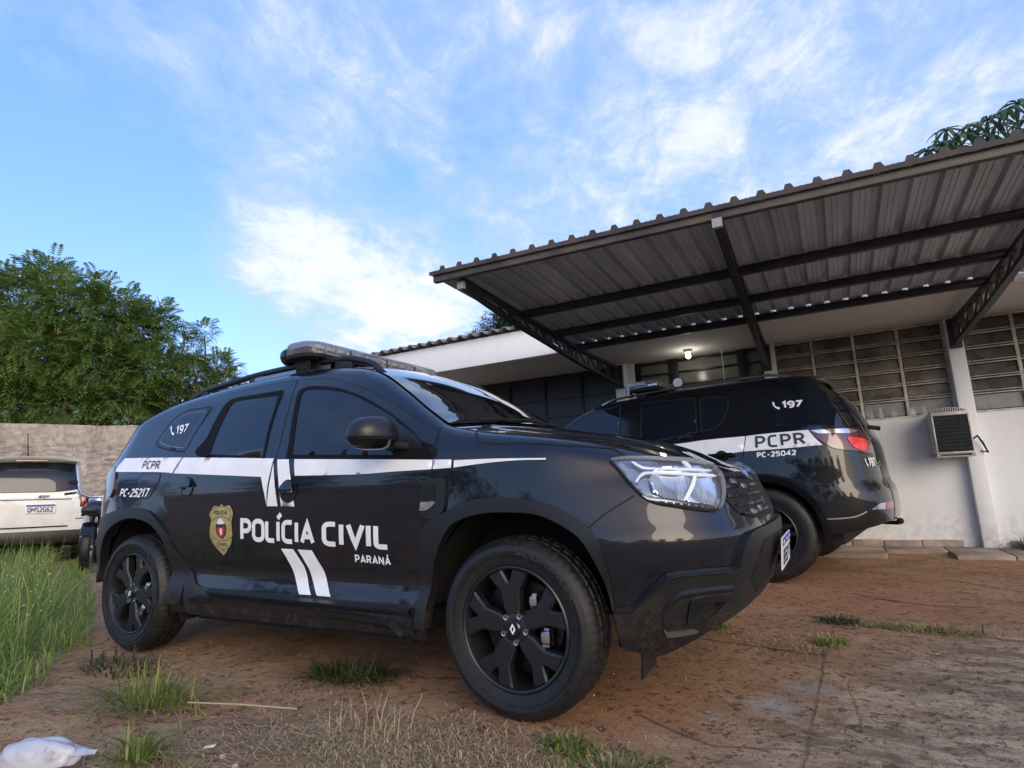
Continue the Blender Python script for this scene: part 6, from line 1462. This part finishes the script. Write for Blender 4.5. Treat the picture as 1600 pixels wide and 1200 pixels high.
# ------------------------------------------------------------------ white compact SUV seen from behind
def build_white():
    t = thing('parked_car', 'white compact SUV seen from behind in the tall grass by the boundary wall', 'car', (-7.02,2.14,.03))
    fw = Vector((-.90,.44,0)).normalized(); t.rotation_euler = (0,0,math.atan2(fw.y, fw.x))   ; t.scale = (1,.88,1)   # local +x = forward, tail at x=0
    def ring(hw, z0, z1, n=40, p=.28, tum=.0):
        out = []
        for k in range(n):
            a = 2*math.pi*k/n; c, s = math.cos(a), math.sin(a); y = math.copysign(abs(c)**p, c)*hw; z = (z0+z1)/2+math.copysign(abs(s)**p, s)*(z1-z0)/2
            out.append((y*(1-tum*(z-z0)/(z1-z0)), z))
        return out
    def loft(secs, mb, cap=True):
        R_ = [[(x, y, z) for y, z in r]+[(x, r[0][0], r[0][1])] for x, r in secs]; mb.grid(np.array(R_))
        if cap:
            for r in (R_[0], R_[-1]): o = len(mb.v); mb.v += r[:-1]; mb.f.append(tuple(range(o, o+len(r)-1)))
        return mb
    loft([(.0,ring(.80,.42,.98)),(.03,ring(.86,.38,1.0)),(.16,ring(.90,.34,1.04)),(1.0,ring(.905,.30,1.04)),(3.0,ring(.90,.30,1.0)),(3.8,ring(.86,.34,.92)),(4.15,ring(.70,.40,.82))], MB()).build('body', 'white_paint', t, smooth=True, angle=50)
    loft([(.06,ring(.74,.99,1.10,tum=.1)),(.12,ring(.765,.99,1.34,tum=.14)),(.24,ring(.775,.99,1.56,tum=.18)),(.40,ring(.78,.99,1.63,tum=.2)),(1.8,ring(.78,.99,1.66,tum=.2)),(2.35,ring(.76,.99,1.45,tum=.15)),(2.9,ring(.74,.99,1.06))], MB()).build('cabin', 'white_paint', t, smooth=True, angle=50)
    MB().grid(np.array([[(.02,-.66,1.60),(.0,-.35,1.635),(.0,0,1.645),(.0,.35,1.635),(.02,.66,1.60)],[(.42,-.62,1.66),(.42,-.35,1.675),(.42,0,1.68),(.42,.35,1.675),(.42,.62,1.66)]])).grid(np.array([[(.02,-.66,1.60),(.0,-.35,1.635),(.0,0,1.645),(.0,.35,1.635),(.02,.66,1.60)],[(.04,-.66,1.565),(.03,-.35,1.60),(.03,0,1.61),(.03,.35,1.60),(.04,.66,1.565)],[(.30,-.62,1.52),(.30,-.35,1.55),(.30,0,1.56),(.30,.35,1.55),(.30,.62,1.52)]])).build('roof_spoiler', 'white_paint', t, smooth=True, angle=40, fixn=False)
    MB().box((.09,-.22,1.575), (.098,.22,1.592)).build('brake_lamp', 'red_lens', t)
    # rear window: a gently curved dark pane
    rows = []
    for f in np.linspace(0, 1, 8):
        z = 1.10+.46*f; hw = .70-.09*f; rows.append([(np.interp(z, [1.10,1.34,1.56], [.030,.085,.200])+.05*(y/hw)**4-.006, y, z+(.035*(abs(y)/hw)**6 if f < .1 else 0)) for y in np.linspace(-hw, hw, 17)])
    MB().grid(np.array(rows)).build('rear_window', 'glass', t, smooth=True, angle=0)
    MB().box((-.006,-.88,.30), (.5,.88,.55)).build('bumper', 'plastic', t, bevel=.06)
    MB().box((-.014,-.60,.555), (.05,.60,.575)).build('bumper_step', 'black', t, bevel=.004)
    for s in (1, -1):
        lm = MB().box((-.004,s*.80-.07,.83), (.14,s*.80+.07,1.03)).build('tail_lamp', 'gloss_black', t, bevel=.03)
        MB().box((-.010,s*.80-.035,.85), (.0,s*.80+.035,1.00)).build('red_lens', 'red_lens', lm, bevel=.008)
    MB().box((-.012,-.62,.975), (.03,.62,.985)).build('hatch_gap', 'black', t)
    p = MB().box((-.016,-.20,-.065), (.0,.20,.065)).build('number_plate', 'plate', t, loc=(-.005,-.20,.84))
    MB().box((-.0175,-.197,.034), (-.0165,.197,.062)).build('plate_band', 'blue', p)
    text_mesh('QMS2G62', on_plane((-.0185,.18,-.052), (0,-.36,0), (0,0,.078)), .2, .17).build('plate_lettering', 'ink', p)
    MB().box((-.0165,-.19,-.058), (-.0162,.19,-.0575)).build('plate_edge', 'ink', p)
    text_mesh('JEEP', on_plane((-.018,-.13,1.005), (0,-.18,0), (0,0,.040)), .26, .16).build('badge', 'ink', t)
    text_mesh('SPORT', on_plane((-.008,-.70,.665), (0,-.13,0), (0,0,.018)), .3, .16).build('trim_badge', 'ink', t)
    MB().tube([(.42,.10,1.67),(.20,.12,2.02)], [.010,.006], 6).build('antenna', 'black', t)
    for x in (.80, 3.35):
        for s in (1, -1):
            w_ = bpy.data.objects.new('wheel', None); COL.objects.link(w_); w_.parent = t; w_.location = (x, s*.88, .34); w_.rotation_euler = (0,0,0 if s < 0 else math.pi)
            MB().lathe([(.02,.22),(.0,.25),(.0,.31),(.03,.34),(.19,.34),(.22,.31),(.21,.22)], 48).build('tyre', 'rubber', w_, smooth=True); MB().lathe([(.02,0),(.03,.22)], 40).build('rim', 'dullmetal', w_)
    MB().box((.3,-.75,.25), (3.8,.75,.45)).build('underbody', 'black', t)
    return t
white_ = build_white()
c = copy_tree(white_); c.location = (1.2,-11.5,0); c.rotation_euler = (0,0,.25); c['label'] = 'pale compact SUV added across the yard, seen only mirrored in the black paintwork'  # extra car out of view, added so the paintwork has something to mirror
# ------------------------------------------------------------------ motorcycle between the two cars
def build_bike():
    t = thing('motorcycle', 'dark motorcycle with chrome handlebar, half hidden behind the nearest car', 'motorcycle', (-4.92,2.05,.045), (0,0,2.62))
    for x in (0, 1.30):
        w_ = bpy.data.objects.new('wheel', None); COL.objects.link(w_); w_.parent = t; w_.location = (x,0,.30)
        MB().lathe([(-.045,.245),(-.055,.275),(-.03,.30),(.03,.30),(.055,.275),(.045,.245)], 48).build('tyre', 'rubber', w_, smooth=True)
        m = MB().lathe([(-.04,.23),(-.04,.25),(.04,.25),(.04,.23)], 40).lathe([(-.06,.0),(-.06,.05),(.06,.05),(.06,0)], 20)
        for k in range(10): m.tube([(.04*math.cos(k*.628),.0,.04*math.sin(k*.628)),(.235*math.cos(k*.628+.2),0,.235*math.sin(k*.628+.2))], .005, 5)
        m.build('rim', 'dullmetal', w_)
    MB().tube([(1.30,.08,.30),(1.05,.09,.92)], .022, 8).tube([(1.30,-.08,.30),(1.05,-.09,.92)], .022, 8).build('fork', 'dullmetal', t, smooth=True)
    MB().tube([(0,.10,.30),(.35,.10,.42),(.70,.06,.35),(1.0,.02,.80),(.55,.03,.75),(.1,.10,.72)], .018, 8).tube([(0,-.10,.30),(.35,-.10,.42),(.70,-.06,.35),(1.0,-.02,.80)], .018, 8).build('frame', 'black', t, smooth=True)
    MB().sphere((.74,0,.80), (.24,.14,.12), 24, 14, .8).build('fuel_tank', 'paint2', t, smooth=True)
    MB().sphere((.22,0,.78), (.36,.12,.055), 20, 10, .6).build('seat', 'plastic', t, smooth=True)
    MB().box((.42,-.14,.28), (.80,.14,.55)).build('engine', 'dullmetal', t, bevel=.04)
    MB().tube([(1.02,-.36,1.02),(1.0,-.30,1.05),(1.06,-.12,.97),(1.06,.12,.97),(1.0,.30,1.05),(1.02,.36,1.02)], .012, 8).build('handlebar', 'silver', t, smooth=True)
    MB().tube([(1.03,-.42,1.02),(1.01,-.29,1.04)], .019, 8).tube([(1.03,.42,1.02),(1.01,.29,1.04)], .019, 8).build('grip', 'rubber', t)
    MB().sphere((1.14,0,.90), (.08,.10,.10), 18, 12).build('headlight', 'lens', t, smooth=True)
    for s in (1, -1):
        MB().tube([(1.03,s*.24,1.03),(1.0,s*.30,1.16)], .006, 6).sphere((.99,s*.33,1.19), (.02,.06,.04), 14, 8).build('rear_view_mirror', 'black', t, smooth=True)
    MB().tube([(1.06,.10,.98),(1.2,.2,.92),(1.16,.12,.75),(1.0,.05,.7)], .006, 6).tube([(1.04,-.22,1.02),(1.2,-.2,.95),(1.14,-.05,.78)], .006, 6).build('brake_cable', 'black', t)
    MB().grid(np.array([[(.335*math.cos(a), y, .335*math.sin(a)-abs(y)*.2) for a in np.linspace(.3, 2.6, 20)] for y in (-.07,-.03,.03,.07)])).build('mudguard', 'paint2', t, loc=(0,0,.30), smooth=True)
    MB().tube([(.1,-.16,.34),(.6,-.16,.32)], .04, 12).build('exhaust', 'black', t, smooth=True)
build_bike()
# ------------------------------------------------------------------ trees
M['leaf'] = leafmat('feathery_leaves', [(.055,.105,.025),(.105,.185,.040),(.17,.265,.056),(.075,.135,.032),(.25,.33,.08)], .6, .35)
M['leaf_dark'] = leafmat('dark_leaves', [(.014,.034,.013),(.025,.055,.018),(.040,.078,.024)], .5, .25)
M['leaf_broad'] = leafmat('broad_leaves', [(.040,.075,.042),(.070,.115,.058),(.12,.17,.07),(.055,.095,.058)], .42, .35)
M['pods'] = leafmat('dry_pods', [(.10,.055,.03),(.16,.10,.06)], .7, .1)
M['bark'] = mat('bark', (.075,.055,.042), .9, var=.4, vscale=10, bump=.5)
def fronds(P, D, L, seed, pairs=7, wl=.34, ww=.095, droop=.35):
    """pinnate fronds: P (N,3) base, D (N,3) direction; leaflets are narrow quads on both sides of a drooping rachis"""
    N = len(P); rnd = np.random.RandomState(seed); L = L*(.6+.7*rnd.rand(N)); up = np.array([0,0,1.]); D = D/np.linalg.norm(D, axis=1, keepdims=True)
    S_ = np.cross(D, up+rnd.randn(N,3)*.25); S_ /= np.linalg.norm(S_, axis=1, keepdims=True)+1e-9; V = []
    for i in range(pairs):
        f = (i+.6)/pairs; c = P+D*(L*f)[:,None]-up*(droop*L*f*f)[:,None]; dd = D-up*(2*droop*f)
        dd /= np.linalg.norm(dd, axis=1, keepdims=True); l = (L*wl*(1-.5*abs(f-.45)))[:,None]; w = (L*ww)[:,None]
        for s in (1, -1):
            a = S_*s*.85+dd*.5-up*.25; a = a/np.linalg.norm(a, axis=1, keepdims=True); b = dd*w/2
            V.append(np.stack([c-b*.5, c+a*l*.5-b, c+a*l, c+a*l*.5+b], 1))
    V = np.stack(V, 1).reshape(-1,3); F = (np.arange(len(V)//4)[:,None]*4+np.arange(4)).tolist()
    return V, F
def limb(mb, a, b, r0, r1, seed, n=6):
    rnd = random.Random(seed); a, b = Vector(a), Vector(b); pts = []
    for i in range(n+1):
        f = i/n; p = a.lerp(b, f)
        if 0 < i < n: p += Vector((rnd.gauss(0,1), rnd.gauss(0,1), rnd.gauss(0,.6)))*(b-a).length*.035
        pts.append(p)
    mb.tube(pts, [r0+(r1-r0)*i/n for i in range(n+1)], 8)
def feather_tree(name, label, base, clumps, nper, L, seed, mlist='leaf', pods=True, trunk_r=.16, cat='tree', group=None, pairs=7):
    t = thing(name, label, cat, base, group=group); rnd = np.random.RandomState(seed)
    tm = MB(); fork = Vector((0,0,clumps[0][2]*.35)); limb(tm, (0,0,-.2), fork, trunk_r, trunk_r*.7, seed)
    P, D = [], []
    for i, (cx, cy, cz, r) in enumerate(clumps):
        limb(tm, fork if i % 3 else (fork*.8), (cx, cy, cz-r*.3), trunk_r*.45, .02, seed+i)
        n = int(nper*(r/1.0)**2)
        d = rnd.randn(n,3); d /= np.linalg.norm(d, axis=1, keepdims=True); d[:,2] = d[:,2]*.9+.12
        rad = r*(.40+.66*rnd.rand(n)**.6+.22*rnd.rand(n)**6); nz = 1+.28*np.sin(d[:,0]*4.1+seed+i)*np.sin(d[:,1]*3.7+i*2)+.2*np.sin(d[:,2]*6+i)
        p = np.array([cx,cy,cz])+d*(rad*nz)[:,None]*np.array([1,1,.8])
        P.append(p); D.append(d*.8+rnd.randn(n,3)*.45+np.array([0,0,.12]))
    P, D = np.concatenate(P), np.concatenate(D); V, F = fronds(P, D, L, seed+5, pairs)
    mesh_obj('crown', V, F, mlist, t); tm.build('trunk', 'bark', t, smooth=True)
    if pods:
        k = rnd.choice(len(P), min(150, len(P)//25), replace=False); Vp, Fp = [], []
        for q in P[k]:
            for j in range(5):
                a = rnd.rand()*6.28; x, y, z = q+np.array([.04*math.cos(a), .04*math.sin(a), 0]); w = .009; l = .10+.08*rnd.rand(); o = len(Vp)
                Vp += [(x-w,y-w,z),(x+w,y+w,z),(x+w*.6,y+w*.6,z-l),(x-w*.6,y-w*.6,z-l)]; Fp.append((o,o+1,o+2,o+3))
        tag(mesh_obj('seed_pods', Vp, Fp, 'pods', t), kind='stuff')
    return t
tb = Vector((-15.2,6.3,0))
rel = lambda L_: [(x-tb.x, y-tb.y, z, r) for x, y, z, r in L_]
def pxp(x, y, d):
    v = _r*((x-800)/900)-_u*((y-600)/900)+_w; return Vector((3.848,-2.062,.85))+v*d
def cl(lst): return [(*pxp(x, y, d), r) for x, y, d, r in lst]
big = cl([(40,470,17.5,1.10),(-60,500,17.5,1.3),(110,480,17,1.0),(175,500,17.5,.95),(60,560,16.5,1.15),(150,570,17,1.05),(-40,590,16.5,1.2),(215,520,18,.8),(235,580,17.5,.85),(20,630,16.5,.9),(110,640,16.5,.75),(190,630,17,.75),(-120,440,18,1.3),(75,430,18,.55),(250,500,18,.5)])
feather_tree('feathery_tree', 'big feathery green tree with dry pods, tallest behind the boundary wall', tuple(tb), rel(big), 600, .46, 31, trunk_r=.20)
tb = Vector((-12.2,8.4,0))
sml = cl([(300,590,18.5,.75),(335,575,18.5,.55),(355,600,18.5,.50),(295,545,18.5,.45),(270,620,18.5,.8),(340,640,18.5,.75),(240,650,18.5,.7),(375,620,18.5,.4),(320,520,18.5,.30)])
feather_tree('feathery_tree', 'smaller feathery tree right of the big one, above the roof of the nearest car', tuple(tb), rel(sml), 800, .34, 47, trunk_r=.12)
tb = Vector((-17.5,9.5,0))
bk = cl([(60,560,22,1.6),(150,590,22,1.5),(-60,560,22,1.8),(230,600,22,1.2),(0,640,21,1.4),(120,650,21,1.2),(220,660,21,1.0)])
feather_tree('background_bush', 'dense dark shrub seen through the gaps low behind the feathery trees', tuple(tb), rel(bk), 700, .5, 61, 'leaf_dark', False, .14, 'bush', pairs=5)
# tree behind the tiled roof
tb = Vector((-.7,11.6,0))
rt = cl([(800,512,15.5,.55),(835,505,15.5,.55),(785,522,15.5,.35),(860,520,15.5,.6),(755,530,15.5,.22),(735,536,15.5,.16),(900,530,15.5,.8)])
feather_tree('mango_tree', 'dark leafy tree top showing above the tiled roof beside the canopy', tuple(tb), rel(rt), 2200, .28, 71, 'leaf_dark', False, .14, pairs=5)
# broad-leaved tree above the canopy on the right
def broad_tree():
    base = Vector((6.6,7.6,0)); t = thing('broad_leaved_tree', 'tree with big drooping lobed leaves above the canopy edge, top right', 'tree', base)
    rnd = np.random.RandomState(5); V, F = [], []; tm = MB(); fork = Vector((0,0,3.2)); limb(tm, (0,0,-.2), fork, .12, .09, 5)
    tips = [(1545,205,9.0),(1590,190,9.0),(1640,180,9.2),(1500,235,8.8),(1470,245,8.8),(1560,225,9.2),(1600,215,9.2),(1525,232,9.2),(1650,215,9.4),(1480,232,9.0),(1700,190,9.5),(1448,258,8.8),(1740,230,9.5),(1575,200,8.8),(1620,200,8.9),(1515,220,8.9),(1495,250,9),(1545,240,9.1),(1590,232,9.2)]
    for i, (x, y, d) in enumerate(tips):
        c = pxp(x, y-14-10*((i*3)%4)/3, d)-base; limb(tm, fork, c, .035, .008, 50+i, 7)
        nl = 8 if i % 2 else 9; ph = rnd.rand()*6.28; ax = Vector((rnd.randn()*.2, rnd.randn()*.2, 1)).normalized(); L = .27+.14*rnd.rand()
        x_ = ax.orthogonal().normalized(); y_ = ax.cross(x_)
        for k in range(nl):
            a = ph+2*math.pi*k/nl; dr = x_*math.cos(a)+y_*math.sin(a); sd = ax.cross(dr); ro = []
            for f, w in ((0,.006),(.25,.024),(.55,.036),(.8,.026),(1.0,.003)):
                p = c+ax*(.05+.10*f*(1-f))+dr*(L*f*(1-.12*f))-Vector((0,0,1))*(L*(.45+.45*((k*7+i)%5)/5)*f*f); ro.append((p-sd*w, p+Vector((0,0,.010)), p+sd*w))
            o = len(V)
            for r_ in ro: V += [tuple(q) for q in r_]
            for q in range(4): F += [(o+3*q,o+3*q+1,o+3*q+4,o+3*q+3),(o+3*q+1,o+3*q+2,o+3*q+5,o+3*q+4)]
    mesh_obj('crown', V, F, 'leaf_broad', t, True); tm.build('trunk', 'bark', t, smooth=True)
broad_tree()
# unseen trees added behind the camera, only to be mirrored in the car doors
tb = Vector((0,0,0))
far = [(0,0,3.2,1.5),(1.3,.4,2.6,1.2),(-1.4,.2,2.7,1.3),(.5,-.6,4.2,1.1),(-.6,.5,4.0,1.1),(2.2,0,1.5,1.0),(-2.3,0,1.4,1.1),(0,0,1.2,1.3)]
f0 = feather_tree('reflection_tree', 'round dense tree added across the yard, unseen, to be mirrored in the car doors', (-7.0,-24,0), far, 240, .55, 83, 'leaf_dark', False, .18, group='trees added across the yard for reflections', pairs=4)
for i, (x, y, s) in enumerate(((-13.5,-22,1.1),(-1.5,-26,.95),(3.5,-24,1.05),(10.5,-20,.8),(15.5,-17,.9),(-20,-18,1.1),(-26,-12,1.15),(20,-12,.85),(7,-25,.75))):
    c = copy_tree(f0); c.location = (x,y,0); c.scale = (s,s,s); c.rotation_euler = (0,0,i*1.3)
